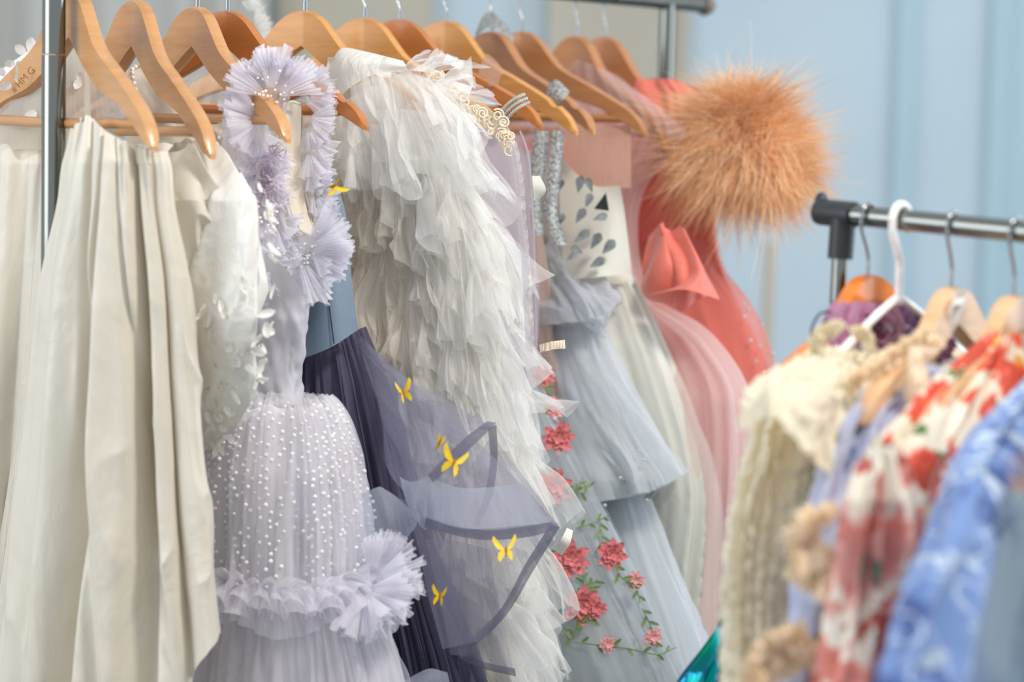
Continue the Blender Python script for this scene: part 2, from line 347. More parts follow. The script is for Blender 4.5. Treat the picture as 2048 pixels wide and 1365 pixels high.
def ruffle(name, path, out, width, mat, T, waves=10, amp=.012, seed=0, n=None, nv=8, curl=.3, jag=.12, droop=0.0, sub=None, acc=None, nseg=9, gather=0.0, soft=False):
    """gathered frill: inner edge on path, outer edge thrown along out with deepening waves"""
    path = np.asarray(path, float); nu = int(max(30, waves * nseg)); pts = smooth_path(path, nu)
    out = np.asarray(out, float)
    if out.ndim == 1: O = np.broadcast_to(out, (nu, 3)).copy()
    else: O = smooth_path(out, nu) if len(out) != nu else out.copy()
    O /= np.linalg.norm(O, axis=1, keepdims=True)
    Tn = np.gradient(pts, axis=0); Tn /= np.linalg.norm(Tn, axis=1, keepdims=True) + 1e-9
    Nn = np.cross(Tn, O); Nn /= np.linalg.norm(Nn, axis=1, keepdims=True) + 1e-9
    u = np.linspace(0, 1, nu); ph = 2 * math.pi * waves * (u + .25 / waves * (vn(u * waves * .7, seed * 1.3, seed) * 2 - 1) * 2)
    am = amp * (.5 + 1.0 * vn(u * waves * .8, 3.3, seed + 1)); wd = width * (1 - jag + 2 * jag * vn(u * waves * 1.1, 8.8, seed + 2))
    G = []
    for v in np.linspace(0, 1, nv):
        wv = (fbm(u * waves * 1.5, v * .8, seed + 31, 3) * 2.6 * am * v ** .7) if soft else np.sin(ph + v * .8) * am * v ** .9; tl = (fbm(u * waves * 1.3, v * .9, seed + 57, 2) * 2.0 * am * v) if soft else np.cos(ph * 1.0 + v * .8) * am * .55 * v
        cu = curl * width * v * v * (vn(u * 2.2, 1.1, seed + 5) * 2 - .7)
        G.append(pts + O * (wd * (v - gather * v * v))[:, None] + Nn * (wv + cu)[:, None] + Tn * tl[:, None] + np.array([0, 0, -1.]) * (droop * width * v * v))
    G = np.array(G)
    if acc is not None: acc.add(G, gridf(nv, nu)); return None
    uv = np.stack(np.broadcast_arrays(u[None] * waves * .06, np.linspace(0, 1, nv)[:, None] * .25), -1).reshape(-1, 2)
    return mk(name, G, gridf(nv, nu), mat, T, uv=uv, sub=sub)
def frame_from(n, spin=0.0):
    n = Vector(n).normalized(); q = n.to_track_quat('Z', 'Y').to_matrix(); r = Matrix.Rotation(spin, 3, 'Z'); return np.array(q @ r)
def petal_mesh(L, W, cup=.25, n=5, m=4, tip=.6):
    G = []
    for i in range(m + 1):
        y = i / m; wd = W * math.sin(math.pi * min(1, y * .82 + .1)) ** tip * (1 if y < 1 else .35)
        G.append([[(j / (n - 1) * 2 - 1) * wd * .5, y * L, cup * L * (y * y * .8 + (j / (n - 1) * 2 - 1) ** 2 * .35)] for j in range(n)])
    return np.array(G).reshape(-1, 3), gridf(m + 1, n)
def place(V, R, p, s=1.0): return (V * s) @ R.T + np.asarray(p)

# ------------------------------------------------------------------ room
def box(x0, x1, y0, y1, z0, z1):
    V = [(x, y, z) for z in (z0, z1) for y in (y0, y1) for x in (x0, x1)]
    return np.array(V, float), [[0, 2, 3, 1], [4, 5, 7, 6], [0, 1, 5, 4], [2, 6, 7, 3], [0, 4, 6, 2], [1, 3, 7, 5]]
def struct(name, V, F, mat, smooth=False):
    o = mk(name, V, F, mat, None, smooth); o['kind'] = 'structure'; return o
MT['wall'] = plain('pale_blue_paint', (196, 214, 224), .7, vary=.02, bscale=2)
MT['wall2'] = plain('teal_wall_tone', (176, 204, 216), .7, vary=.02, bscale=2)  # slightly darker teal puts the shading of the mouldings into their colour
MT['beige'] = plain('beige_paint', (190, 184, 168), .75, vary=.03, bscale=2)
MT['floor'] = plain('grey_carpet', (128, 128, 126), .9, vary=.1, bscale=30, bump=.2)
MT['sheer'] = satin('grey_curtain', (222, 222, 220), .8, .2, .1, .35, 3)
WY = 6.2
def wx(px): return float(P(px, 300, WY)[0])
V, F = box(-4.0, 4.0, WY, WY + .1, 0, 3.2); struct('wall_back', V, F, 'wall')
V, F = box(-4.0, 4.0, -1.5, WY, -.05, 0); struct('floor', V, F, 'floor')
for i, (a, b, c) in enumerate([(560, 860, .08), (1092, 1322, .10), (1338, 1368, .05)]):
    V, F = box(wx(a), wx(b), WY - c, WY, 0, 3.2); struct('trim_%d' % (i + 1), V, F, 'beige')
# raised panel mouldings of the pale blue wall
def panel(i, a, b):
    ac = Acc(); x0, x1 = wx(a), wx(b)
    for q in ((x0, x0 + .05, .25, 2.9), (x1 - .05, x1, .25, 2.9), (x0, x1, .2, .25), (x0, x1, 2.9, 2.95)):
        V, F = box(q[0], q[1], WY - .03, WY, q[2], q[3]); ac.add(V, F)
    o = ac.mk('trim_%d' % i, 'wall2', None, smooth=False); o['kind'] = 'structure'
panel(4, 1785, 2010); panel(5, 2090, 2400)
V, F = box(wx(1980), wx(2500), WY - .02, WY - .001, 0, 3.2); struct('trim_6', V, F, 'wall2')
# curtain
xs = np.linspace(wx(-450), wx(548), 500); zs = np.linspace(.03, 3.1, 20)
G = np.zeros((20, 500, 3)); G[..., 0] = xs; G[..., 2] = zs[::-1][:, None]; G[..., 1] = WY - .18 + .028 * np.sin(xs * 42 + 2 * vn(xs * 5, 0, 4) * 3) + .03 * (vn(xs * 14, 2, 5) - .5)
cur = mk('window_curtain', G, gridf(20, 500), 'sheer'); cur['label'] = 'grey blue pleated sheer curtain hanging behind the left end of the long rack'; cur['category'] = 'curtain'
T = Thing('floor_stand', 'thin grey pole standing against the pale blue wall behind the coral gown', 'stand', P(1515, 1300, 5.4) * [1, 1, 0])
b0 = T.loc; V, F = tube([b0 + [0, 0, .02], b0 + [0, 0, 1.15]], .014); mk('pole', V, F, 'beige', T); V, F = tube([b0, b0 + [0, 0, .02]], [.14, .12], 24); mk('base', V, F, 'beige', T)

# ------------------------------------------------------------------ racks
NA = P(108, 0, 2.70); FA = P(1335, 3, 3.70)
RZ = float(FA[2]); A1 = np.array([NA[0], NA[1], RZ]); B1 = np.array([FA[0], FA[1], RZ]); DR = (B1 - A1) / np.linalg.norm(B1 - A1)
rack = Thing('garment_rack', 'chrome garment rail holding the long row of bridal and evening gowns', 'garment rack', [(A1[0] + B1[0]) / 2, (A1[1] + B1[1]) / 2, 0])
V, F = tube([A1 - DR * .12, B1 + DR * .10], .0125, 20); mk('rail', V, F, 'chrome', rack)
MT['railend'] = plain('rail_end_plug', (120, 112, 100), .5)
for e, sgn in ((A1 - DR * .12, -1), (B1 + DR * .10, 1)):
    V, F = tube([e - DR * sgn * .004, e + DR * sgn * .006, e + DR * sgn * .016], [.015, .017, .014], 20); mk('end_cap', V, F, 'railend', rack)
for b, r in ((A1, .0135), (B1, .0125)):
    p0 = b.copy(); p0[2] = .1; jz = float(P(108, 108, 2.7)[2])
    V, F = tube([b - [0, 0, .0], [b[0], b[1], jz]], r * .96, 28); mk('post', V, F, 'chrome', rack)
    V, F = tube([[b[0], b[1], jz - .0015], p0], r, 28); mk('lower_post', V, F, 'chrome', rack)
    V, F = tube([p0 + np.cross(DR, [0, 0, 1]) * .28, p0 - np.cross(DR, [0, 0, 1]) * .28], .0125, 14); mk('foot', V, F, 'chrome', rack)
    for s in (-1, 1):
        c = p0 + np.cross(DR, [0, 0, 1]) * .27 * s; V, F = tube([[c[0] - .012, c[1], .035], [c[0] + .012, c[1], .035]], .035, 20); mk('caster', V, F, 'black', rack)
V, F = tube([[A1[0], A1[1], .1], [B1[0], B1[1], .1]], .0125, 14); mk('lower_bar', V, F, 'chrome', rack)

A2 = P(1640, 424, 2.45); E2 = P(2048, 464, 2.27); D2 = E2 - A2; D2 /= np.linalg.norm(D2)
rack2 = Thing('garment_rack', 'chrome garment rail with black plastic corner joint at right, holding the floral dresses', 'garment rack', [A2[0] + .3, A2[1] - .25, 0])
V, F = tube([A2, A2 + D2 * 1.0], .0104, 28); mk('rail', V, F, 'chrome', rack2, label='thick chrome hanging rail')
J = P(1688, 430, 2.43); dn = P(1688, 515, 2.43) - P(1694, 430, 2.43); dn /= np.linalg.norm(dn)
Jc = A2 + D2 * float((P(1690, 430, 2.43) - A2).dot(D2))
V, F = tube([A2 - D2 * .002, A2 + D2 * .002, Jc + D2 * .014], [.0125, .0135, .0135], 28); ac = Acc(); ac.add(V, F)
V, F = tube([Jc, Jc + dn * .045], .0128, 28); ac.add(V, F)
V, F = ball(A2 + [.001, 0, .009], .0098, 16, 10, (.75, .9, 1.15)); ac.add(V, F); ac.mk('corner_joint', 'black', rack2, label='black plastic corner joint')
pb = Jc + dn * .04; V, F = tube([Jc + dn * .04, [pb[0] - .02, pb[1], .06]], .0085, 24); mk('post', V, F, 'chrome', rack2)
pe = A2 + D2 * .98; V, F = tube([pe, [pe[0], pe[1], .06]], .0085, 24); mk('post', V, F, 'chrome', rack2)
V, F = tube([[pb[0] - .02, pb[1], .06], [pe[0], pe[1], .06]], .012, 14); mk('lower_bar', V, F, 'chrome', rack2)
for q in ((pb[0] - .02, pb[1]), (pe[0], pe[1])):
    V, F = tube([[q[0] - .2, q[1] - .18, .05], [q[0] + .2, q[1] + .18, .05]], .011, 14); mk('foot', V, F, 'chrome', rack2)
    for s in (-1, 1): V, F = ball([q[0] + .19 * s, q[1] + .17 * s, .03], .03, 12, 8); mk('caster', V, F, 'black', rack2)

# ------------------------------------------------------------------ hangers
TOPE = [(0, 0), (.016, -.003), (.033, -.014), (.05, -.034), (.066, -.052), (.085, -.065), (.11, -.077), (.14, -.092), (.17, -.108), (.195, -.123), (.212, -.140), (.221, -.157)]
BOTE = [(0, -.052), (.012, -.060), (.033, -.076), (.05, -.087), (.066, -.096), (.085, -.105), (.11, -.112), (.14, -.121), (.17, -.136), (.195, -.149), (.212, -.159), (.221, -.163)]
HG = {}
def hanger(key, apx, apy, d, tx, ty, mat, label, side=1, W=.221, thick=.016, railp=None, bar=True, sweep=.10, notch=True, plastic=False, grp=None):
    C0 = P(apx, apy, d); lo, hi = 0.0, math.radians(78)
    def tipx(th): return proj((C0[0] + side * W * math.cos(th), C0[1] - W * math.sin(th), C0[2] - .14))[0]
    for _ in range(40):
        mid = (lo + hi) / 2
        if (tipx(mid) - tx) * side > 0: lo = mid
        else: hi = mid
    th = (lo + hi) / 2; h = np.array([math.cos(th) * side, -math.sin(th), 0]); n = np.array([math.sin(th) * side, math.cos(th), 0])
    tip_z = P(tx, ty, C0[1] - W * math.sin(th))[2]; k = W / .221; dz = (C0[2] - tip_z) / .162
    T = Thing('clothes_hanger', label, 'clothes hanger', C0 + [0, 0, -.05 * dz], grp)
    HG[key] = (apx, d, th, T)
    def loc(u, v, wv): return C0 + h * u + n * v + np.array([0, 0, 1]) * wv
    if not plastic:
        us = np.r_[np.linspace(0, .2, 34), np.linspace(.204, .221, 8)]; us = np.r_[-us[::-1], us[1:]]; S = []
        for u in us:
            a = abs(u); tp = float(curve(TOPE, a)); bt = float(curve(BOTE, a)); th_ = thick * (1.0 if a < .17 else 1 - .1 * (a - .17) / .05)
            if notch and abs(a - .183) < .006: tp -= .004
            e = min(.0026, (tp - bt) * .45); hh = th_ / 2; r = .0035
            e2 = 1 if a < .212 else max(.25, math.sqrt(max(0, 1 - ((a - .212) / .0095) ** 2)))
            pts = [(-hh * e2, bt + e), (-hh * e2, tp - e), (-hh + r, tp - e * .3), (0, tp), (hh - r, tp - e * .3), (hh * e2, tp - e), (hh * e2, bt + e), (hh - r, bt + e * .3), (0, bt), (-hh + r, bt + e * .3)]
            S.append([loc(u * k, v - sweep * a * k, wv * dz) for v, wv in pts])
        S = np.array(S); m = S.shape[1]; F = gridf(len(us), m, True).tolist() + [list(range(m))[::-1], [(len(us) - 1) * m + i for i in range(m)]]
        mk('hanger_body', S, F, mat, T, sharp=24)
        if bar:
            V, F = tube([loc(-.196 * k, -sweep * .196 * k, -.136 * dz), loc(0, -sweep * .196 * k - .001, -.138 * dz), loc(.196 * k, -sweep * .196 * k, -.136 * dz)], .0058, 12); mk('crossbar', V, F, mat, T)
    else:
        pts = [loc(u * k, 0, wv * dz) for u, wv in [(0, -.004), (.04, -.026), (.1, -.066), (.17, -.110), (.205, -.138), (.214, -.150), (.206, -.158), (.17, -.158), (0, -.158), (-.17, -.158), (-.206, -.158), (-.214, -.150), (-.205, -.138), (-.17, -.110), (-.1, -.066), (-.04, -.026), (0, -.004)]]
        V, F = tube(smooth_path(pts, 90), .0042, 10); mk('hanger_body', V, F, mat, T)
    # hook over the rail
    if railp is not None:
        rc, rr = railp; H = rc[2] - C0[2]; g = rr + (.0045 if plastic else .0022); su = (rc - C0)[:2].dot(h[:2])
        arc = [(su + g * math.cos(a), H + g * math.sin(a)) for a in np.radians([-50, -20, 15, 55, 90, 125, 165, 195])]   # over the top to the far side of the rail
        w0 = max(.012, H - g - .028)
        pts = [(0, -.01), (0, w0 * .5), (0, w0)] + [(-.35 * g * 1.0, w0 + (H - g - w0) * .45), (su - g * .95, H - g * .75)] + [(u, wv) for u, wv in arc[::-1]] 
        if side < 0: pts = [(-u if i > 2 else u, wv) for i, (u, wv) in enumerate(pts)]
        V, F = tube(smooth_path([loc(u, 0, wv) for u, wv in pts], 60), .0042 if plastic else .0019, 10); mk('hook', V, F, mat if plastic else 'wire', T)
        if not plastic and side > 0:
            V, F = tube([loc(0, 0, -.001), loc(0, 0, w0 * .95)], .003, 12); mk('ferrule', V, F, 'wire', T)
    return T
def rail1(px):
    k = (px - 1024) / FPX; t = (k * A1[1] - A1[0]) / ((B1 - A1)[0] - k * (B1 - A1)[1]); return A1 + (B1 - A1) * t
H1 = [('a', 150, -22, 348, 303, 'maple', 'light maple wooden hanger nearest the chrome post, holding the ivory satin train'),
      ('b', 275, -2, 462, 318, 'maple', 'glossy maple wooden hanger second from the post, holding the petal bodice gown'),
      ('c', 395, 12, 610, 286, 'maple', 'pale wooden hanger whose round tip pokes out of the lilac armhole'),
      ('d', 455, 20, 757, 262, 'amber', 'dark amber wooden hanger with clear strap loop above the slate tulle gown'),
      ('e', 610, 20, 905, 262, 'honey', 'honey wooden hanger with open triangle at left of the big ivory ruffled gown'),
      ('f', 730, 34, 1022, 268, 'honey', 'honey wooden hanger behind the white satin shoulder, under the ecru lace'),
      ('g', 800, 38, 1100, 258, 'amber', 'reddish wooden hanger with crystal strap across its arm'),
      ('h', 893, 40, 1172, 270, 'honey', 'yellow toned wooden hanger with nude mesh strap and notch'),
      ('i', 985, 62, 1212, 268, 'tan', 'brown wooden hanger capped with silver beaded cloth'),
      ('j', 1045, 62, 1310, 272, 'tan', 'brown wooden hanger passing in front of the blush tulle shoulder'),
      ('k', 1155, 70, 1362, 305, 'tan', 'brown wooden hanger wrapped in blush tulle with tip against the feathers'),
      ('l', 1212, 72, 1450, 310, 'tan', 'farthest brown wooden hanger, holding the coral gown')]
for key, ax, ay, tx, ty, mt, lb in H1:
    rp = rail1(ax); hanger(key, ax, ay, float(rp[1]), tx, ty, mt, lb, railp=(rp, .0125), grp='wooden hangers on the long rail', notch=key in 'dhi')
def rail2(px):
    best = min(np.linspace(-.05, 1.0, 800), key=lambda s: abs(proj(A2 + D2 * s)[0] - px)); return A2 + D2 * best
H2 = [('m', 1736, 548, 1473, 850, 'orange', 'glossy orange wooden hanger first on the right rail, holding the mauve dress', False),
      ('n', 1797, 588, 1560, 850, 'plast', 'white plastic hanger holding the cream crinkled gown', True),
      ('o', 1903, 572, 1700, 850, 'palew', 'wooden hanger with paper size sticker on the right rail', False),
      ('p', 2028, 588, 1815, 890, 'palew', 'wooden hanger at the right edge, holding the red floral dress', False),
      ('q', 2130, 610, 2045, 860, 'palew', 'wooden hanger of the blue damask dress, mostly beyond the right edge', False),
      ('r', 2260, 640, 2110, 960, 'palew', 'wooden hanger of the sheer pale blue dress, beyond the right edge', False)]
for key, ax, ay, tx, ty, mt, lb, pl in H2:
    rp = rail2(ax + 6); hanger(key, ax, ay, float(rp[1]), tx, ty, mt, lb, side=-1, W=.19, railp=(rp, .0104), thick=.018, plastic=pl, notch=False, sweep=.05, grp='hangers on the right rail')

# ------------------------------------------------------------------ gowns on the long rack
def rackbody(key, edge, top, bot, thick, side=1, **k):
    ax, d, th, T = HG[key]
    return Body(ax, d, th, edge, top, bot, thick, side, **k)
def garment(name, key, label, cat='dress', px=None, group=None):
    ax, d, th, T = HG[key]; p = P(ax if px is None else px, 300, d); return Thing(name, label, cat, [p[0], p[1], RZ - .3 if key < 'm' else A2[2] - .25], group)
def frillband(name, B, T, mat, ys, width, waves, amp, seed, s0=-1, s1=1, dirn=(0, 0, -1), outw=.5, nst=24, pieces=1, nv=8, curl=.3, jag=.12, droop=0):
    """ruffle running round the camera side of a body at photo height ys(s)"""
    S = np.linspace(s0, s1, nst * pieces + 1); pts = []; outs = []
    for q in S:
        py = float(np.interp(q, [-1, 0, 1], ys)) if not callable(ys) else ys(q)
        phi = 2 * math.pi - math.acos(max(-1, min(1, np.sign(q) * abs(q) ** 1.25)))
        top = float(np.interp(q, B.top[:, 0], B.top[:, 1])); t = (py - top) / (B.bot - top)
        p = B.at(phi, t); e = .01; pa = B.at(phi + e, t); pb = B.at(phi - e, t); n = np.cross(pa - pb, [0, 0, 1.]); n /= np.linalg.norm(n) + 1e-9
        c = B.at(phi + math.pi, t)
        if n.dot(p - c) < 0: n = -n
        pts.append(p + n * .002); outs.append(np.array(dirn, float) + n * outw)
    pts = np.array(pts); outs = np.array(outs)
    for k in range(pieces):
        a = k * nst; ruffle(name, pts[a:a + nst + 1], outs[a:a + nst + 1], width, mat, T, waves, amp, seed + k, nv=nv, curl=curl, jag=jag, droop=droop)

def explicit(valleys, base=None, A=.02):
    """folds along given valley lines [(s_top, s_bottom, width, depth)] on the camera side"""
    def f(ph, t):
        s = np.cos(ph); s = np.sign(s) * np.abs(s) ** .8; z = 0
        for s0, s1, wd, dp in valleys:
            c = s0 + (s1 - s0) * t; z = z - dp * np.exp(-((s - c) / (wd * (.35 + .9 * t))) ** 2) * (.35 + .65 * np.minimum(1, t * 3))
        z = np.where(np.sin(ph) < 0, z, 0)
        if base is not None: z = z + base(ph, t)
        return z
    return f

# --- A: ivory satin train folded over the nearest hanger
T = garment('satin_gown', 'a', 'ivory satin gown whose long train is folded over the hanger beside the chrome post', 'gown', px=240)
yawA = HG['a'][2]
B = Body(230, 2.60, .35, [(225, 318), (300, 334), (330, 343), (400, 352), (560, 386), (750, 406), (900, 420), (1100, 440), (1262, 462), (1750, 520)],
         [(-1, 262), (-.72, 226), (-.5, 238), (-.2, 262), (.2, 278), (.7, 292), (1, 303)], [(-1, 1750), (0, 1650), (.45, 1480), (.64, 1380), (.85, 1300), (1, 1258)], [(220, .018), (320, .045), (600, .06), (1365, .08)], lean=-.008)
B.edge[:, 1] = B.edge[:, 1]
def foldA(ph, t):
    f = explicit([(.30, .10, .13, .050), (-.30, -.62, .11, .040), (-.05, .45, .07, .014), (.78, .66, .10, .018), (-.62, -.14, .08, .018)])(ph, t)
    w = vn(ph * 1.1, t * 1.2, 3) * 1.0; top = np.exp(-(t / .09) ** 2)
    return f + (vn(ph * 2.6 + w, t * .9, 5) - .9) * (.010 + .05 * t) + (ridge(ph * 7.5 + w, t * 1.6, 6) - .8) * (.011 * top + .002) + (ridge(ph * 2.2 - t * 2.4, t * 5, 8, 3) - .3) * .006 * np.clip(t * 3 - .6, 0, 1)
B.mesh('train', 'ivory', T, foldA, nphi=420, nt=260)
# left spill of the same train, behind the post
B2 = Body(20, 2.86, .35, [(225, 145), (300, 150), (600, 120), (1000, 70), (1365, 20), (1750, 0)], [(-1, 262), (0, 250), (.6, 246), (1, 244)], 1750, [(220, .02), (320, .05), (1365, .07)], lean=-.06)
def foldA2(ph, t):
    w = vn(ph * 1.1, t * 1.4, 13)
    return (vn(ph * 3.4 + w * 1.4, t * .8, 15) - .8) * (.03 + .07 * t) + (ridge(ph * 8 + w * 2, t * 2, 16) - .8) * (.010 * np.exp(-(t / .1) ** 2) + .002)
B2.mesh('train_fold', 'ivory', T, foldA2, nphi=300, nt=180)
# puffed bow loop behind the hanger tip
LB = Body(372, 2.64, .3, [(276, 392), (300, 414), (340, 430), (400, 440), (450, 438), (500, 424), (545, 396), (560, 380)], [(-1, 300), (0, 276), (1, 310)], 560, [(276, .02), (400, .045), (560, .02)])
LB.mesh('bow_loop', 'ivory', T, lambda ph, t: (ridge(t * 3.2 - np.cos(ph) * .9 + vn(ph * 1.5, t * 2, 2) * .5, ph * .6, 33, 1.5) - .8) * .022, nphi=160, nt=120)
# sheer upper part of the gown with satin petals, rising behind hanger and post
MT['sheeriv'] = tulle('sheer_ivory_bodice', (228, 222, 210), .7, .2, 30)
patch('bodice_front', [[(-60, 190, 2.92), (20, 120, 2.9), (90, 82, 2.88), (150, 74, 2.86), (215, 120, 2.84), (232, 140, 2.84)], [(-60, 220, 2.86), (30, 180, 2.82), (90, 160, 2.81), (150, 160, 2.8), (205, 180, 2.8), (236, 200, 2.8)], [(-60, 330, 2.86), (30, 300, 2.82), (90, 300, 2.81), (150, 300, 2.8), (220, 300, 2.8), (262, 320, 2.8)]],
      'sheeriv', T, 70, 30, lambda u, v: (ridge(u * 6 + v, v, 7) - .5) * .012)
patch('shoulder_edge', [[(-20, 158, 2.86), (30, 120, 2.85), (90, 84, 2.85), (130, 80, 2.85)], [(-20, 184, 2.85), (34, 140, 2.84), (92, 103, 2.84), (130, 100, 2.84)]], 'white', T, 40, 6)
patch('placket', [[(168, 90, 2.83), (176, 88, 2.83)], [(170, 240, 2.8), (182, 240, 2.8)]], 'white', T, 4, 20)
def petals(name, pts, T, mat, L, wdt, depth, seed=0, lift=.6):
    rr = random.Random(seed)
    for px, py, ang, s in pts:
        V, F = petal_mesh(L * s, wdt * s, .3); R = frame_from((rr.uniform(-.3, .3), -1, lift * rr.uniform(-.4, .8)), 0)
        a = math.radians(ang); X = np.array([math.cos(a), 0, math.sin(a)]); N = np.array([rr.uniform(-.25, .25), -1, rr.uniform(-.2, .2)]); N -= X * N.dot(X); N /= np.linalg.norm(N)
        R = np.stack([np.cross(X, N), X, N], 1); d = depth(px, py) if callable(depth) else depth
        mk(name, place(V, R, P(px, py, d)), F, mat, T)
petals('petal', [(62, 104, 20, 1.1), (62, 104, 80, 1.2), (50, 108, 140, 1), (30, 128, 175, .8), (40, 122, -80, 1.2), (30, 160, 30, .9), (22, 168, 200, 1), (45, 163, -20, .8), (160, 158, 250, .9), (158, 160, 80, .7), (70, 222, 230, 1.1), (10, 150, 140, .8), (45, 135, -50, .9)], T, 'petal', .014, .011, 2.80, 3)

# --- B: white bodice with raised petals
T = garment('appliqued_gown', 'b', 'white satin gown with raised petals hanging between the ivory train and the lilac gown', 'gown', px=400)
B = rackbody('b', [(270, 448), (300, 468), (350, 500), (390, 528), (430, 533), (640, 534), (720, 520), (800, 500), (850, 470), (890, 436), (915, 400)], [(-1, 300), (.62, 278), (.8, 274), (.9, 290), (1, 340)], 905, [(270, .02), (400, .06), (640, .07), (900, .03)])
B.mesh('bodice', 'white', T, lambda ph, t: (vn(ph * 3.5 + vn(ph * 2, t * 3, 1) * 2, t * 2.2, 21) - .8) * .022 + (ridge(ph * 4 + t * 3, t * 3.5, 22, 2) - .5) * .006, nphi=300, nt=160)
rr = random.Random(5); BB = B
def onB(x, y): return BB.pt(x, y, .006)
for i in range(64):
    y = rr.uniform(580, 885) if i % 6 else rr.uniform(380, 560); x0 = 410; xr = float(srow(B.edge, y)) - 3; x = rr.uniform(x0, xr) if i % 3 else xr - rr.uniform(-2, 8)
    p, n = B.pt(x, y, .004); V, F = petal_mesh(rr.uniform(.010, .019), rr.uniform(.007, .012), rr.uniform(.2, .5))
    X = np.array([rr.uniform(-.2, 1), 0, rr.uniform(-1, .6)]); n2 = n + np.array([rr.uniform(-.4, .4), 0, rr.uniform(-.3, .5)]); n2 /= np.linalg.norm(n2); X = X - n2 * X.dot(n2); X /= np.linalg.norm(X)
    mk('petal', place(V, np.stack([np.cross(X, n2), X, n2], 1), p), F, 'petal', T)
ac = Acc()
for i in range(14):
    y = rr.uniform(680, 790); x = float(srow(B.edge, y)) - rr.uniform(0, 90); p, n = B.pt(x, y, .006); V, F = ball(p, rr.uniform(.0012, .0024), 6, 4); ac.add(V, F)
ac.mk('bead_trim', 'crystal', T, kind='stuff')

# --- C: lilac gown
T = garment('lilac_gown', 'c', 'lilac gown with ruffled armhole, pearl neckline and dotted tulle skirt', 'gown', px=560)
BC = rackbody('c', [(450, 640), (520, 655), (600, 618), (640, 612), (700, 604), (760, 596), (800, 600)], [(-1, 440), (-.3, 300), (.1, 400), (.5, 500), (.8, 560), (1, 600)], 810, [(400, .03), (640, .05), (800, .05)])
BC.mesh('bodice', 'lilacs', T, lambda ph, t: fbm(ph * 3, t * 3, 51) * .010, nphi=160, nt=80)
BS = Body(565, 2.74, .3, [(785, 625), (800, 655), (830, 680), (880, 700), (950, 716), (1050, 726), (1150, 732), (1200, 740), (1365, 792), (1750, 850)], [(-1, 800), (0, 792), (1, 800)], 1750, [(785, .03), (830, .06), (950, .09), (1365, .12)], lean=0)
BS.mesh('underskirt', 'lilacu', T, lambda ph, t: gathers(7, .008, .05, 61)(ph, t) - .012, nphi=360, nt=120)
BS.mesh('dotted_overskirt', 'lilac2', T, gathers(6, .006, .045, 66, fine=.35), nphi=360, nt=120)
BS.mesh('outer_tulle', 'lilac2', T, lambda ph, t: gathers(8, .004, .05, 69, fine=.3)(ph, t) + .008, nphi=360, nt=120)
# flock dots on the skirt, real tiny domes
ac = Acc(); rr = random.Random(9)
for iy in range(24):
    for ix in range(30):
        t = (iy + .5 * (ix % 2) + rr.uniform(-.2, .2)) / 24 * .42 + .012; ph = math.pi + math.pi * (ix + rr.uniform(-.35, .35)) / 30
        if rr.random() < .15: continue
        ph0 = np.array([[ph]]); t0 = np.array([[t]]); p = BS.at(ph, t); n = np.array([math.cos(ph) * .5, math.sin(ph), 0]); n /= np.linalg.norm(n)
        off = float(gathers(8, .004, .05, 69, fine=.3)(ph0, t0)[0, 0]) + .0095; V, F = ball(p + n * off, rr.uniform(.0017, .0026), 7, 4, (1, .5, 1)); ac.add(V, F)
ac.mk('flock_dots', 'dot', T, kind='stuff')
# ruffle band round the skirt
def bandy(s): return float(np.interp(s, [-1, -.5, 0, .45, .8, 1], [1150, 1166, 1178, 1172, 1150, 1120]))
for k, (wd, ow, dr, mt) in enumerate([(.050, .35, (0, 0, -1), 'lilac'), (.046, .9, (.1, 0, -.8), 'lilac'), (.040, 1.2, (.15, 0, -.35), 'lilac'), (.030, 1.0, (.1, 0, .3), 'lilac')]):
    frillband('ruffle_band', BS, T, mt, bandy, wd, 17, .014, 70 + k, -1, 1, dr, ow, jag=.22)
for k in range(5):   # burst of ruffles at the right side
    a = math.radians(70 - k * 32); p = P(716, 1150, 2.78); ruffle('ruffle', [p + [-.012, 0, .02], p + [0, -.02, 0], p + [.008, 0, -.02]], np.array([[math.cos(a) , -.5, math.sin(a)], [math.cos(a - .3), -.7, math.sin(a - .3)], [math.cos(a - .6), -.4, math.sin(a - .6)]]), .052, 'lilac', T, 9, .009, 90 + k, jag=.2)
# armhole strap: lining, satin facing edge and the ruffles round it
patch('armhole_lining', [[(566, 205, 2.80), (590, 204, 2.81), (602, 214, 2.81)], [(562, 300, 2.79), (580, 320, 2.81), (602, 330, 2.81)], [(568, 400, 2.78), (590, 410, 2.80), (614, 420, 2.80)], [(600, 470, 2.77), (612, 468, 2.78), (634, 478, 2.78)]], 'cream', T, 14, 30)
def ptube(name, pts, r, mat, T, n=60, **k):
    V, F = tube(smooth_path([P(*q) for q in pts], n), r, 8); return mk(name, V, F, mat, T, **k)
ptube('armhole_facing', [(600, 208, 2.80), (580, 204, 2.79), (568, 225, 2.78), (563, 290, 2.77), (566, 350, 2.77), (576, 400, 2.76), (590, 440, 2.76), (606, 464, 2.76), (632, 476, 2.76)], .0016, 'cream', T)
ptube('armhole_facing', [(600, 208, 2.82), (604, 250, 2.83), (598, 300, 2.83), (604, 370, 2.82), (616, 420, 2.81), (632, 476, 2.78)], .0014, 'cream', T)
patch('strap', [[(470, 170, 2.80), (520, 140, 2.78), (575, 165, 2.77), (580, 206, 2.77)], [(440, 280, 2.80), (490, 260, 2.77), (540, 250, 2.76), (566, 260, 2.76)], [(470, 350, 2.80), (500, 350, 2.77), (540, 350, 2.76), (566, 360, 2.76)], [(520, 430, 2.80), (540, 440, 2.77), (560, 450, 2.76), (592, 440, 2.76)], [(520, 560, 2.80), (560, 560, 2.76), (600, 540, 2.75), (640, 490, 2.76)]],
      'lilac', T, 50, 60, lambda u, v: (ridge(u * 9 + v * 2, v * 7, 41) - .5) * .018)
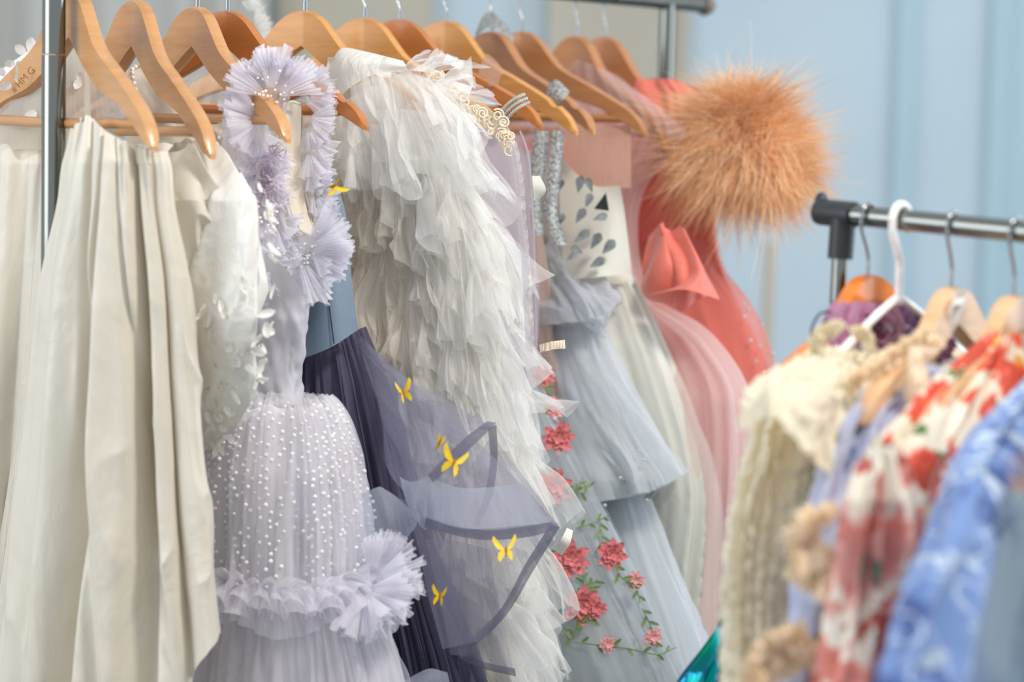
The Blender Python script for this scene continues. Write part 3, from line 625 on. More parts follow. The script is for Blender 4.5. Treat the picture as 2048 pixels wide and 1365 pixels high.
patch('strap_back', [[(596, 180, 2.86), (625, 190, 2.87), (640, 220, 2.88)], [(600, 300, 2.86), (625, 300, 2.87), (640, 300, 2.88)], [(606, 380, 2.85), (625, 380, 2.85), (644, 380, 2.86)], [(632, 478, 2.80), (645, 470, 2.8), (660, 460, 2.8)]], 'lilac', T, 16, 40, lambda u, v: (ridge(u * 4, v * 12, 42) - .5) * .015)
rr = random.Random(3)
def burst(cx, cy, d, a0, a1, n, wd, mat='lilac', name='ruffle', seed=0, rad=.012, waves=7, ty=-.5, amp=.006):
    """overlapping gathered frills thrown out from one spot between two angles"""
    for k in range(n):
        a = math.radians(a0 + (a1 - a0) * (k + .5) / n); sp = math.radians(abs(a1 - a0) / n * .9); c = P(cx, cy, d + .004 * (k % 3))
        A = np.linspace(a - sp, a + sp, 5); path = np.stack([c[0] + rad * np.cos(A), np.full(5, c[1]) - .003 * k % .01, c[2] + rad * np.sin(A)], 1)
        out = np.stack([np.cos(A), np.full(5, ty * rr.uniform(.3, 1.1)), np.sin(A)], 1); ruffle(name, path, out, wd * rr.uniform(.8, 1.15), mat, T, waves, amp, seed + k, jag=.2)
burst(543, 196, 2.76, 15, 205, 9, .043, seed=100, rad=.012, waves=8, ty=-.35)
burst(526, 240, 2.755, 130, 235, 5, .034, seed=120, rad=.012, ty=-.6)
burst(596, 188, 2.81, -40, 80, 5, .026, seed=140, rad=.014, ty=-.3)
burst(548, 170, 2.765, 20, 170, 5, .034, seed=160, rad=.008, ty=-.9)
for k, (x, y, a) in enumerate([(612, 235, -15), (614, 275, -25), (612, 320, -35), (612, 360, -20), (620, 395, -15), (628, 430, 0), (640, 455, 10), (612, 255, -60), (614, 300, -70), (614, 340, -60), (622, 380, -60)]):
    burst(x + 3, y, 2.80, a - 26, a + 34, 2, .024, seed=180 + k * 3, rad=.006, waves=5, ty=-.2)
for k, (x, y) in enumerate([(520, 260), (508, 300), (530, 330), (505, 360), (535, 385), (515, 420), (550, 440), (530, 470), (560, 490), (545, 300), (500, 330), (540, 520)]):
    burst(x, y, 2.762, -170 + k * 37 % 60, -40 + k * 23 % 50, 3, .026, seed=230 + k * 4, rad=.008, waves=5, ty=-.8, amp=.007)
burst(598, 508, 2.745, -135, 50, 9, .044, seed=300, rad=.014, waves=7, ty=-.35)
burst(616, 492, 2.74, -60, 65, 6, .036, seed=320, rad=.010, waves=6, ty=-.5)
burst(575, 520, 2.75, -200, -70, 6, .036, seed=340, rad=.010, waves=6, ty=-.6)
burst(742, 1160, 2.62, -100, 95, 10, .040, seed=1500, rad=.014, waves=7, ty=-.4); burst(728, 1178, 2.61, -125, 20, 7, .042, seed=1530, rad=.01, waves=6, ty=-.7)
def rosette(cx, cy, d, r, mat, T, name='rosette', seed=0, turns=3.2, hgt=.010):
    """rolled fabric rose: a spiralling upright frill"""
    rr2 = random.Random(seed); c = P(cx, cy, d); n = 90; A = np.linspace(0, turns * 2 * math.pi, n); R = r * (.12 + .88 * A / A[-1]) * (1 + .14 * np.sin(A * 2.7 + seed))
    base = np.stack([c[0] + R * np.cos(A), np.full(n, c[1]), c[2] + R * np.sin(A)], 1); G = []
    for v in np.linspace(0, 1, 6):
        rad = R * (1 + .3 * v * v) + .0012 * np.sin(A * 5 + v); G.append(np.stack([c[0] + rad * np.cos(A), np.full(n, c[1] - hgt * (1.3 - .6 * A / A[-1]) * v), c[2] + rad * np.sin(A)], 1))
    G = np.array(G); uv = np.stack(np.broadcast_arrays(A[None] * .02, np.linspace(0, 1, 6)[:, None] * .1), -1).reshape(-1, 2)
    return mk(name, G, gridf(6, n), mat, T, uv=uv)
MT['lilacro'] = satin('lilac_organza_rose', (232, 226, 244), .6, .3, .2, .4, 30)
for k, (x, y, r) in enumerate([(536, 342, .014), (548, 392, .012), (528, 370, .010), (556, 300, .009)]): rosette(x, y, 2.745, r, 'lilacro', T, seed=k)
# pearls
def pearls(name, pts, T, r=.0027, step=.0062, mat='pearl'):
    p = np.array([P(*q) for q in pts]); L = np.linalg.norm(np.diff(p, axis=0), axis=1).sum(); q = smooth_path(p, max(3, int(L / step))); ac = Acc()
    for c in q: V, F = ball(c, r, 8, 6); ac.add(V, F)
    return ac.mk(name, mat, T, kind='stuff')
pearls('pearl_trim', [(488, 132, 2.76), (478, 150, 2.76), (468, 175, 2.76), (462, 200, 2.76), (455, 235, 2.76), (445, 262, 2.76), (440, 275, 2.76)], T)
pearls('pearl_trim', [(280, 130, 2.88), (266, 138, 2.87), (265, 150, 2.86), (272, 190, 2.85), (270, 230, 2.84), (272, 260, 2.83)], T, .0032, .0066)
pearls('pearl_trim', [(312, 160, 2.90), (325, 180, 2.9), (340, 200, 2.9), (362, 228, 2.9)], T, .002, .0048)
ac = Acc()
for k in range(70):
    x, y = random.choice([(595, 520), (545, 180), (510, 470), (620, 505), (530, 430)]); V, F = ball(P(x + random.gauss(0, 22), y + random.gauss(0, 22), 2.735), random.uniform(.0012, .0022), 6, 4); ac.add(V, F)
ac.mk('pearl_beads', 'pearl', T, kind='stuff')
# far lilac shoulder seen between hangers, and cream back of the bodice
patch('back_lining', [[(268, 140, 2.93), (300, 140, 2.93), (360, 225, 2.93), (450, 240, 2.9)], [(262, 230, 2.92), (320, 230, 2.92), (380, 260, 2.92), (450, 300, 2.9)], [(250, 340, 2.92), (320, 340, 2.92), (400, 340, 2.92), (470, 340, 2.9)]], 'cream', T, 40, 30, lambda u, v: fbm(u * 4, v * 4, 44) * .01)
patch('back_tulle', [[(390, 120, 3.0), (430, 110, 3.0), (470, 120, 2.98), (530, 160, 2.96)], [(350, 200, 3.0), (400, 190, 3.0), (460, 200, 2.98), (530, 230, 2.96)], [(400, 320, 3.0), (420, 320, 3.0), (470, 320, 2.98), (530, 320, 2.96)]], 'ruffc', T, 50, 40, lambda u, v: (ridge(u * 8 + v * 4, v * 3, 45) - .5) * .014)
for k, (x, y) in enumerate([(252, 130), (245, 160), (248, 195), (252, 230), (256, 255), (240, 145)]):
    burst(x + 8, y + 8, 2.9, 100, 200, 2, .022, seed=360 + 3 * k, rad=.006, waves=5, ty=-.3)
# --- D: slate gown with butterflies
T = garment('slate_gown', 'd', 'slate purple tulle gown with blue grey bodice and yellow butterflies', 'gown', px=690)
BD = rackbody('d', [(330, 660), (400, 676), (480, 688), (560, 698), (640, 708), (700, 714)], [(-1, 345), (.8, 343), (1, 343)], 712, [(330, .03), (500, .05), (710, .045)])
patch('bodice_lining', [[(630, 352, 2.80), (655, 344, 2.805)], [(630, 400, 2.80), (660, 390, 2.805)], [(635, 440, 2.80), (664, 440, 2.80)]], 'navy', T, 8, 14)
patch('side_panel', [[(652, 345, 2.80), (664, 346, 2.805), (668, 352, 2.82)], [(650, 430, 2.80), (680, 420, 2.80), (692, 430, 2.82)], [(600, 560, 2.80), (655, 550, 2.78), (702, 545, 2.81)], [(585, 725, 2.80), (660, 696, 2.78), (716, 660, 2.81)]], 'bluesat', T, 20, 40)
ptube('bodice_seam', [(652, 560, 2.777), (662, 640, 2.777), (668, 688, 2.777)], .0008, 'navy', T)
sk_rows = [(655, 718), (700, 735), (760, 758), (830, 780), (900, 800), (1000, 825), (1100, 852), (1200, 890), (1365, 945), (1750, 1010)]
BDs = Body(602, 2.88, .42, sk_rows, [(-1, 716), (-.3, 706), (.3, 688), (.8, 668), (1, 658)], 1750, [(655, .03), (760, .05), (1000, .07), (1365, .09)], lean=.1)
BDs.mesh('underskirt', 'slateu', T, lambda ph, t: gathers(7, .012, .06, 81)(ph, t) - .006, nphi=360, nt=120)
BDs.mesh('tulle_skirt', 'slate', T, lambda ph, t: gathers(9, .010, .06, 84, fine=.3)(ph, t) + .006, nphi=400, nt=120)
def fr(K, A, seed, vy=1.0): return lambda u, v: (ridge(u * K + vn(u * 2, v * 2, seed) * .8, v * vy, seed + 1) - .5) * A * (.15 + v)
f1, _ = patch('sheer_layer', [[(650, 710, 2.86), (685, 690, 2.86), (706, 680, 2.84), (722, 672, 2.83)], [(690, 790, 2.86), (735, 760, 2.82), (770, 745, 2.76), (800, 744, 2.76)], [(740, 900, 2.84), (800, 860, 2.74), (850, 820, 2.68), (905, 798, 2.70)], [(800, 985, 2.78), (850, 950, 2.60), (925, 880, 2.62), (993, 845, 2.68)]], 'slatet', T, 70, 70, fr(5, .02, 86))
f2, _ = patch('sheer_layer', [[(660, 710, 2.87), (695, 690, 2.86), (724, 680, 2.84)], [(720, 800, 2.85), (770, 770, 2.80), (812, 752, 2.77)], [(790, 900, 2.76), (850, 870, 2.68), (900, 836, 2.71)], [(820, 980, 2.66), (920, 960, 2.64), (1010, 940, 2.68)], [(838, 1040, 2.66), (960, 1072, 2.62), (1116, 1052, 2.70)]], 'slatet', T, 80, 80, fr(4, .014, 88))
f3, _ = patch('sheer_layer', [[(800, 1000, 2.72), (900, 980, 2.74), (985, 870, 2.76)], [(830, 1060, 2.70), (930, 1060, 2.72), (1112, 1056, 2.72)], [(850, 1180, 2.70), (930, 1170, 2.68), (1060, 1140, 2.72)], [(880, 1300, 2.70), (940, 1290, 2.68), (985, 1280, 2.72)]], 'slatet', T, 60, 60, fr(4, .014, 90))
patch('sheer_layer', [[(850, 1080, 2.78), (900, 1080, 2.78), (980, 1100, 2.78)], [(880, 1200, 2.76), (930, 1200, 2.76), (1000, 1230, 2.78)], [(900, 1310, 2.74), (960, 1320, 2.74), (1032, 1352, 2.76)]], 'slatet', T, 40, 40, fr(4, .014, 92))
def band(name, a, b, mat, T, n=40):
    """flat stitched strip between two photo paths a and b"""
    A = smooth_path([P(*q) for q in a], n); Bp = smooth_path([P(*q) for q in b], n); G = np.stack([A, (A + Bp) / 2 + np.array([0, -.0015, 0]), Bp]); uv = np.stack(np.broadcast_arrays(np.linspace(0, 1.6, n)[None], np.linspace(0, .3, 3)[:, None]), -1).reshape(-1, 2)
    return mk(name, G, gridf(3, n), mat, T, uv=uv)
band('hem_band', [(845, 1032, 2.655), (960, 1060, 2.615), (1060, 1052, 2.65), (1100, 1044, 2.695)], [(840, 1054, 2.655), (960, 1080, 2.615), (1060, 1074, 2.65), (1120, 1056, 2.695)], 'slateh', T)
band('hem_band', [(1100, 1050, 2.70), (1050, 1130, 2.715), (1000, 1220, 2.715), (915, 1300, 2.69)], [(1120, 1054, 2.70), (1068, 1140, 2.715), (1012, 1232, 2.715), (922, 1318, 2.69)], 'slateh', T)
band('hem_band', [(975, 843, 2.675), (940, 868, 2.64), (900, 905, 2.61), (856, 950, 2.6)], [(993, 846, 2.675), (957, 882, 2.64), (915, 920, 2.61), (866, 966, 2.6)], 'slateh', T)
band('hem_band', [(976, 856, 2.69), (980, 920, 2.70), (966, 1000, 2.72), (945, 1050, 2.74)], [(993, 850, 2.69), (995, 920, 2.70), (982, 1000, 2.72), (958, 1052, 2.74)], 'slateh', T)
band('hem_band', [(920, 1304, 2.73), (960, 1322, 2.735), (1030, 1338, 2.755)], [(920, 1318, 2.73), (960, 1336, 2.735), (1032, 1354, 2.755)], 'slateh', T)
band('crinoline_band', [(858, 955, 2.645), (920, 976, 2.63), (990, 974, 2.65), (1044, 966, 2.66)], [(845, 1034, 2.65), (930, 1058, 2.61), (1040, 1052, 2.64), (1100, 1046, 2.69)], 'crin', T)
patch('crinoline_flap', [[(798, 952, 2.66), (830, 960, 2.65), (858, 954, 2.66)], [(808, 1000, 2.64), (830, 1010, 2.62), (856, 1010, 2.65)], [(822, 1045, 2.66), (840, 1052, 2.64), (856, 1062, 2.66)]], 'crin', T, 16, 20, lambda u, v: (ridge(u * 3, v * .5, 5) - .5) * .012)
patch('crinoline_flap', [[(720, 990, 2.68), (752, 976, 2.66), (762, 974, 2.67)], [(730, 1060, 2.66), (770, 1020, 2.63), (800, 1000, 2.65)], [(745, 1100, 2.66), (790, 1060, 2.63), (834, 1042, 2.66)], [(770, 1150, 2.68), (795, 1120, 2.66), (812, 1080, 2.68)]], 'crin', T, 30, 36)
patch('crinoline_flap', [[(760, 1180, 2.70), (800, 1170, 2.68), (812, 1150, 2.69)], [(758, 1225, 2.69), (795, 1215, 2.66), (820, 1180, 2.68)], [(770, 1290, 2.70), (790, 1260, 2.68), (812, 1215, 2.69)]], 'crin', T, 20, 24)
patch('crinoline_flap', [[(830, 1350, 2.68), (860, 1338, 2.67), (895, 1346, 2.68)], [(780, 1385, 2.68), (850, 1370, 2.65), (900, 1372, 2.68)], [(760, 1450, 2.68), (850, 1450, 2.66), (910, 1450, 2.68)]], 'crin', T, 20, 20)
WING = np.array([(0, 0), (.25, .30), (.55, .62), (.85, 1.0), (.95, .72), (.80, .40), (.62, .12), (.30, -.02)])
WLOW = np.array([(0, 0), (.25, .02), (.52, -.18), (.60, -.52), (.48, -.82), (.26, -.55), (.08, -.25)])
def butterfly(px, py, d, size, rot, fold, T, tilt=0):
    r = math.radians(rot); c = P(px, py, d); ac = Acc()
    for sg in (-1, 1):
        f = math.radians(fold[0 if sg < 0 else 1])
        for Wp in (WING, WLOW):
            V = []
            for yy in (0, -.0007):
                for x, y in Wp: V.append([sg * x * math.cos(f), -abs(x) * math.sin(f) + .12 * x * x, y])
            V = np.array(V) * size; V[len(Wp):, 1] -= .0007; R = Matrix.Rotation(r, 3, 'Y') @ Matrix.Rotation(math.radians(tilt), 3, 'X')
            V = V @ np.array(R).T + c; k = len(Wp); F = [list(range(k)), list(range(k, 2 * k))[::-1]] + [[i, (i + 1) % k, k + (i + 1) % k, k + i] for i in range(k)]
            ac.add(V, F)
    o = ac.mk('butterfly', 'yellow', T, smooth=False)
    R = np.array(Matrix.Rotation(r, 3, 'Y')); V, F = tube([c + R @ np.array([0, -.001, -.35 * size]), c + R @ np.array([0, -.002, 0]), c + R @ np.array([0, -.001, .3 * size])], [.0006, .0012, .0008], 6)
    mk('body', V, F, 'branded', T, sub=o)
butterfly(806, 785, 2.66, 0.0148, -18, (70, 25), T); butterfly(880, 882, 2.60, 0.0140, 20, (72, 72), T, 20); butterfly(908, 925, 2.585, 0.0179, 20, (10, 45), T); butterfly(1012, 1102, 2.60, 0.0164, -4, (20, 40), T, -25)
butterfly(880, 1192, 2.63, 0.0133, 8, (35, 60), T); butterfly(668, 372, 2.68, 0.0140, 60, (70, 20), T); butterfly(696, 928, 2.69, 0.0078, 10, (70, 30), T)
patch('strap', [[(573, 132, 2.80), (580, 140, 2.795), (572, 160, 2.80)], [(612, 150, 2.79), (618, 158, 2.785), (606, 182, 2.79)], [(648, 168, 2.78), (656, 175, 2.775), (640, 200, 2.78)]], 'nude', T, 12, 14)

# --- E: the big ruffled gown
T = garment('ruffled_gown', 'e', 'huge ivory tulle gown covered in tiers of ruffles with white satin shoulder', 'gown', px=850)
erow = [(100, 790), (140, 880), (180, 905), (250, 935), (350, 975), (450, 1030), (550, 1040), (650, 1050), (750, 1050), (850, 1056), (950, 1062), (1050, 1072), (1150, 1080), (1250, 1084), (1365, 1096), (1750, 1150)]
BE = Body(610, 3.04, HG['e'][2] - .06, [(y, x - 42) for y, x in erow], [(-1, 320), (.06, 270), (.1, 160), (.24, 112), (.6, 122), (.8, 150), (1, 250)], 1750, [(110, .035), (250, .045), (500, .05), (900, .07), (1365, .09)])
BE.mesh('underdress', 'ruffu', T, gathers(8, .01, .03, 401), nphi=240, nt=100)
rr = random.Random(21)
def skin_path(B, s0, s1, y0, y1, n=9, outk=.5, dirn=(0, 0, -1), lift=.004):
    pts, outs = [], []
    for q in np.linspace(0, 1, n):
        sv = s0 + (s1 - s0) * q; py = y0 + (y1 - y0) * q; sv = max(-.999, min(.999, sv)); phi = 2 * math.pi - math.acos(np.sign(sv) * abs(sv) ** 1.25)
        top = float(np.interp(sv, B.top[:, 0], B.top[:, 1])); t = (py - top) / (B.bot - top)
        if t < 0: t = 0
        p = B.at(phi, t); n_ = np.cross(B.at(phi + .02, t) - B.at(phi - .02, t), [0, 0, 1.]); n_ /= np.linalg.norm(n_) + 1e-9
        if n_[1] > 0 and n_[0] < .3: n_ = -n_
        if n_[0] < -.8 and sv > 0: n_ = -n_
        pts.append(p + n_ * lift); outs.append(np.array(dirn, float) + n_ * outk)
    return np.array(pts), np.array(outs)
y = 128; k = 0
while y < 1440:
    for s0 in (-.12, .06, .22, .38, .54, .70, .84):
        s1 = s0 + rr.uniform(.18, .26); a = rr.uniform(-22, 22); top = float(np.interp((s0 + s1) / 2, BE.top[:, 0], BE.top[:, 1]))
        if y < top - 6 or (y < 215 and s0 < .35): continue
        yy = y + rr.uniform(-14, 14); slope = rr.uniform(-34, 34) + (20 if s0 > .5 else 0)
        side = max(0, s0 - .3); p, o = skin_path(BE, s0, min(s1, .995), yy, yy + slope, outk=rr.uniform(.25, .6) + side * .5, dirn=(.22 + side * .4 + rr.uniform(-.2, .2), 0, -1))
        ruffle('ruffle', p, o, rr.uniform(.060, .105), 'ruffc' if s0 < .5 and rr.random() < .8 else 'ruff', T, rr.uniform(4, 8), rr.uniform(.014, .024), 500 + k, nv=11, curl=.35, jag=.25, droop=.05 + .2 * (s0 > .6), soft=True, nseg=15); k += 1
    y += rr.uniform(44, 56)
patch('satin_yoke', [[(640, 152, 3.0), (662, 120, 2.99), (685, 96, 2.98), (735, 104, 2.95), (806, 122, 2.90)], [(650, 186, 2.99), (672, 155, 2.965), (696, 130, 2.945), (740, 124, 2.92), (812, 130, 2.88)], [(660, 225, 2.98), (682, 195, 2.95), (706, 170, 2.93), (745, 150, 2.91), (818, 142, 2.88)]], 'white', T, 40, 24, lambda u, v: (vn(u * 4, v * 3, 9) - .5) * .004)
for k, (x0, y0, x1, y1, dd, wd, dr) in enumerate([(668, 215, 800, 150, 2.925, .07, (.3, -.35, -1)), (700, 175, 840, 135, 2.90, .08, (.45, -.3, -1)), (790, 138, 905, 180, 2.86, .07, (.8, -.3, -.8)), (740, 150, 880, 160, 2.885, .09, (.5, -.3, -1)), (850, 165, 935, 235, 2.83, .06, (.8, -.3, -.7)), (820, 200, 925, 250, 2.835, .08, (.6, -.3, -1)), (750, 220, 880, 230, 2.86, .09, (.4, -.3, -1)), (670, 260, 790, 250, 2.905, .08, (.2, -.3, -1)), (860, 250, 955, 300, 2.825, .07, (.7, -.3, -.9)), (800, 145, 870, 150, 2.885, .05, (.7, -.2, .25)), (850, 175, 910, 200, 2.86, .05, (1, -.2, .1))]):
    d1 = dd - .02; ruffle('ruffle', smooth_path([P(x0, y0, dd + .02), P((x0 + x1) / 2, (y0 + y1) / 2 - 6, dd - .01), P(x1, y1, d1)], 12), np.array(dr, float), wd, 'ruff', T, 6, .018, 1300 + k, nv=11, curl=.3, jag=.25, droop=.1, soft=True, nseg=15)
patch('side_net', [[(636, 170, 2.95), (660, 190, 2.94), (690, 220, 2.93)], [(636, 260, 2.94), (662, 260, 2.93), (690, 260, 2.92)], [(640, 350, 2.93), (665, 350, 2.92), (690, 350, 2.91)]], 'ruffc', T, 16, 16)
for k2, (x, y2, a) in enumerate([(510, 30, 80), (512, 45, 20), (516, 62, 30), (520, 75, -10)]): burst(x - 6, y2, 3.2, a - 40, a + 40, 2, .018, 'ruff', seed=700 + k2 * 3, rad=.005, waves=4)

ruffle('lace_scrap', [P(1078, 690, 2.80), P(1100, 684, 2.79), P(1130, 680, 2.80)], np.array([.1, -.1, -1]), .010, 'lace', T, 8, .002, 1400, nv=5)
patch('ribbon_end', [[(1146, 1062, 2.78), (1134, 1056, 2.78)], [(1140, 1088, 2.77), (1122, 1080, 2.77)], [(1124, 1112, 2.78), (1106, 1100, 2.78)]], 'white', T, 5, 12)
# --- F: ecru lace gown
T = garment('lace_gown', 'f', 'sheer mauve gown with ecru corded lace shoulder, right of the ruffled gown', 'gown', px=960)
def flat_body(key, rows, top, mat, T, name='bodice', th=.03, fold=None, bot=800, **k):
    B = rackbody(key, rows, top, bot, [(200, th), (bot, th * 1.6)]); B.mesh(name, mat, T, fold or (lambda ph, t: (vn(ph * 4, t * 3, 3) - .7) * .01), nphi=180, nt=80, **k); return B
BF = flat_body('f', [(250, 1020), (320, 1040), (450, 1052), (700, 1062), (800, 1066)], [(-1, 300), (.3, 260), (.62, 200), (.85, 235), (1, 285)], 'mauvet', T)
lacer = random.Random(4)
lp = [(848, 138), (880, 156), (905, 178), (930, 195), (960, 215), (990, 235), (1010, 255), (1024, 280)]
band('lace_shoulder', [(x - 12, y + 30, 2.92 - .0003 * (x - 850)) for x, y in lp], [(x + 4, y - 4, 2.91 - .0003 * (x - 850)) for x, y in lp], 'lace', T, 50)
ac = Acc()
for k in range(46):
    q = k / 45 * 6.99; i = int(q); f = q - i; x = lp[i][0] * (1 - f) + lp[i + 1][0] * f + lacer.uniform(-12, 8); y = lp[i][1] * (1 - f) + lp[i + 1][1] * f + lacer.uniform(-6, 30)
    c = P(x, y, 2.895 - .0003 * (x - 850)); r0 = lacer.uniform(.004, .008); A = np.linspace(0, lacer.uniform(6, 11), 22); rad = r0 * (.25 + .75 * A / A[-1]); a0 = lacer.uniform(0, 6)
    V, F = tube(np.stack([c[0] + rad * np.cos(A + a0), np.full(22, c[1]) - .001, c[2] + rad * np.sin(A + a0)], 1), .0012, 5); ac.add(V, F)
ac.mk('corded_lace', 'lace', T, kind='stuff')
le = [(1024, 280, 2.80), (1036, 340, 2.80), (1042, 420, 2.80), (1050, 500, 2.80), (1056, 600, 2.80), (1060, 700, 2.80)]
band('lace_edge', [(x - 9, y, d) for x, y, d in le], [(x + 3 + 4 * (k % 2), y + 8, d) for k, (x, y, d) in enumerate(le)], 'mauvet', T, 40); ruffle('lace_edge', [P(*q) for q in le], np.array([1, -.2, -.3]), .006, 'ruffc', T, 16, .002, 77, nv=4)
for k, (x, y, a) in enumerate([(908, 124, -24), (868, 148, -20), (922, 176, -15)]):
    c = P(x, y, 3.05 - k * .06); r = math.radians(a); X = np.array([math.cos(r), 0, math.sin(r)]); Z = np.array([-math.sin(r), 0, math.cos(r)]); hx, hz = .0125, .0055
    V = [c + X * sx * hx + Z * sz * hz + np.array([0, dy, 0]) for dy in (-.0004, .0004) for sx, sz in ((-1, -1), (1, -1), (1, 1), (-1, 1))]; mk('price_tag', V, [[0, 1, 2, 3], [7, 6, 5, 4], [0, 4, 5, 1], [1, 5, 6, 2], [2, 6, 7, 3], [3, 7, 4, 0]], 'paper', T, smooth=False)

# --- R: rose embroidered gown with the crystal strap
T = garment('rose_gown', 'g', 'white tulle gown embroidered with pink roses and green vines, crystal strap', 'gown', px=1180)
flat_body('g', [(250, 1048), (320, 1062), (500, 1070), (700, 1078), (800, 1082)], [(-1, 300), (.5, 240), (.8, 262), (1, 300)], 'mauvet', T)
ptube('bodice_edge', [(1040, 262, 2.96), (1054, 300, 2.95), (1064, 400, 2.95), (1070, 560, 2.95), (1072, 700, 2.95)], .0012, 'mauvet', T)
patch('fabric_petal', [[(1064, 352, 2.93), (1080, 352, 2.93)], [(1066, 375, 2.925), (1092, 380, 2.92)], [(1068, 402, 2.93), (1080, 398, 2.93)]], 'hbod', T, 8, 8)
ac = Acc()
for k in range(17):
    f = k / 16; c = np.array([1002 + 50 * f, 236 - 38 * f]) ; 
    for e in (-1, 0, 1): V, F = ball(P(c[0] + e * 5, c[1] + e * 8 - 6 * math.sin(f * 3), 2.86 - .01 * math.sin(f * 3)), .0024, 6, 4); ac.add(V, F)
ac.mk('crystal_strap', 'crystal', T, kind='stuff')
BR = rackbody('g', [(640, 1060), (740, 1078), (900, 1150), (1050, 1232), (1150, 1282), (1250, 1332), (1365, 1390), (1750, 1460)], [(-1, 660), (1, 660)], 1750, [(660, .04), (900, .09), (1365, .13)])
BR.mesh('underskirt', 'roseun', T, lambda ph, t: gathers(6, .01, .05, 603)(ph, t) - .03, nphi=240, nt=90)
BR.mesh('embroidered_tulle', 'rosesk', T, gathers(5, .004, .02, 605), nphi=300, nt=90)
BR.mesh('hem_tulle', 'rosesk', T, lambda ph, t: gathers(7, .004, .05, 607)(ph, t) - .01, nphi=240, nt=60)
def bloom(px, py, B, T, r, mat='rose', seed=0, name='embroidered_rose', d=None):
    rr2 = random.Random(seed); p, n = B.pt(px, py, .006); 
    n = np.array([0.15, -1, .1]); Rm = frame_from(n, rr2.uniform(0, 6)); ac = Acc()
    for ring, (cnt, rad, L) in enumerate([(8, .25, .85), (7, .12, .6), (5, .02, .42)]):
        for i in range(cnt):
            a = i / cnt * 6.283 + ring + rr2.uniform(-.2, .2); V, F = petal_mesh(L * r, .55 * r * (1 - ring * .15), .15 + .2 * ring, 4, 3); V = V + [0, rad * r, .0012 * ring + .0006]
            c, s_ = math.cos(a), math.sin(a); V = V @ np.array([[c, s_, 0], [-s_, c, 0], [0, 0, 1]]); ac.add(V @ Rm.T + p, F)
    o = ac.mk(name, mat, T); return o, p
def vine(pts, B, T, seed=0, leaves=5, L=.012, w=.0045, off=.006):
    rr2 = random.Random(seed); q = []
    for x, y in pts: q.append(B.pt(x, y, off)[0])
    q = smooth_path(q, 30); V, F = tube(q, .0009, 5); ac = Acc(); ac.add(V, F)
    for i in range(leaves):
        j = int((i + .7) / (leaves + .5) * 29); t = q[min(29, j + 1)] - q[j]; t /= np.linalg.norm(t) + 1e-9; n = np.array([0, -1, 0.]); sd = np.cross(t, n) * (1 if i % 2 else -1); X = t * .7 + sd * .8; X /= np.linalg.norm(X)
        V, F = petal_mesh(L * rr2.uniform(.8, 1.3), w, .1, 4, 4); ac.add(V @ np.stack([np.cross(X, n), X, n], 1).T + q[j], F)
    ac.mk('embroidered_vine', 'leaf', T)
for k, (x, y, r, mt) in enumerate([(1080, 755, .012, 'rose'), (1112, 880, .017, 'rose'), (1108, 975, .018, 'rose'), (1140, 1118, .020, 'rose'), (1220, 1112, .016, 'rose'), (1165, 1212, .020, 'rose'), (1100, 820, .012, 'rosel'), (1216, 1290, .009, 'rosel'), (1302, 1278, .010, 'rosel'), (1190, 1218, .012, 'rose'), (1265, 1165, .010, 'rosel')]): bloom(x, y, BR, T, r * 1.2, mt, k)
for k, pts in enumerate([[(1075, 770), (1095, 800), (1090, 830)], [(1120, 845), (1140, 880), (1135, 905)], [(1115, 985), (1145, 990), (1160, 960)], [(1140, 985), (1165, 990), (1170, 970)], [(1150, 1060), (1180, 1050), (1212, 1035)], [(1195, 1045), (1200, 1075), (1205, 1100)], [(1120, 1090), (1110, 1110), (1105, 1130)], [(1170, 1195), (1168, 1170), (1165, 1150)], [(1170, 1195), (1180, 1175), (1195, 1160)], [(1140, 1235), (1165, 1245), (1190, 1238)], [(1120, 1250), (1145, 1280), (1158, 1245)], [(1150, 1285), (1200, 1292), (1260, 1300), (1310, 1312), (1345, 1300)], [(1225, 1130), (1240, 1160), (1265, 1175), (1275, 1210)], [(1280, 1220), (1300, 1265), (1310, 1300)]]): vine(pts, BR, T, k, 4 + (k > 10) * 3)

# --- nude strapped gown on the yellow toned hanger
T = garment('nude_gown', 'h', 'nude mesh gown narrow between the rose gown and the silver strapped gown', 'gown', px=1000)
BN = flat_body('h', [(280, 1075), (420, 1086), (560, 1096), (700, 1110), (800, 1130)], [(-1, 330), (.4, 300), (1, 300)], 'nudet', T)
patch('mesh_strap', [[(955, 150, 3.16), (968, 112, 3.15), (976, 108, 3.15)], [(968, 172, 3.12), (985, 130, 3.11), (992, 122, 3.11)], [(995, 172, 3.10), (1003, 150, 3.09), (1012, 148, 3.09)]], 'nude', T, 10, 12)
# --- G: silver straps and pale blue skirt
T = garment('silver_gown', 'i', 'pale blue tulle gown with silver beaded straps and sparkling tiered skirt', 'gown', px=1180)
def cloth_strip(name, pts, wd, mat, T, n=30, dy=0):
    c = smooth_path([P(*q) for q in pts], n); W = np.array([wd / 2, 0, 0]); G = np.stack([c - W, c + [0, -.006, 0], c + W, c + [0, .006, 0]]); G = np.concatenate([G, G[:1]]); uv = np.zeros((5 * n, 2)); uv[:, 0] = np.tile(np.linspace(0, 1, n), 5)
    return mk(name, G, gridf(5, n), mat, T, uv=uv)
cloth_strip('beaded_strap', [(1082, 262, 3.16), (1078, 330, 3.15), (1068, 390, 3.14), (1072, 470, 3.12)], .020, 'silver', T)
cloth_strip('beaded_strap', [(1116, 262, 3.14), (1108, 350, 3.13), (1102, 430, 3.12), (1122, 490, 3.1)], .017, 'silver', T)
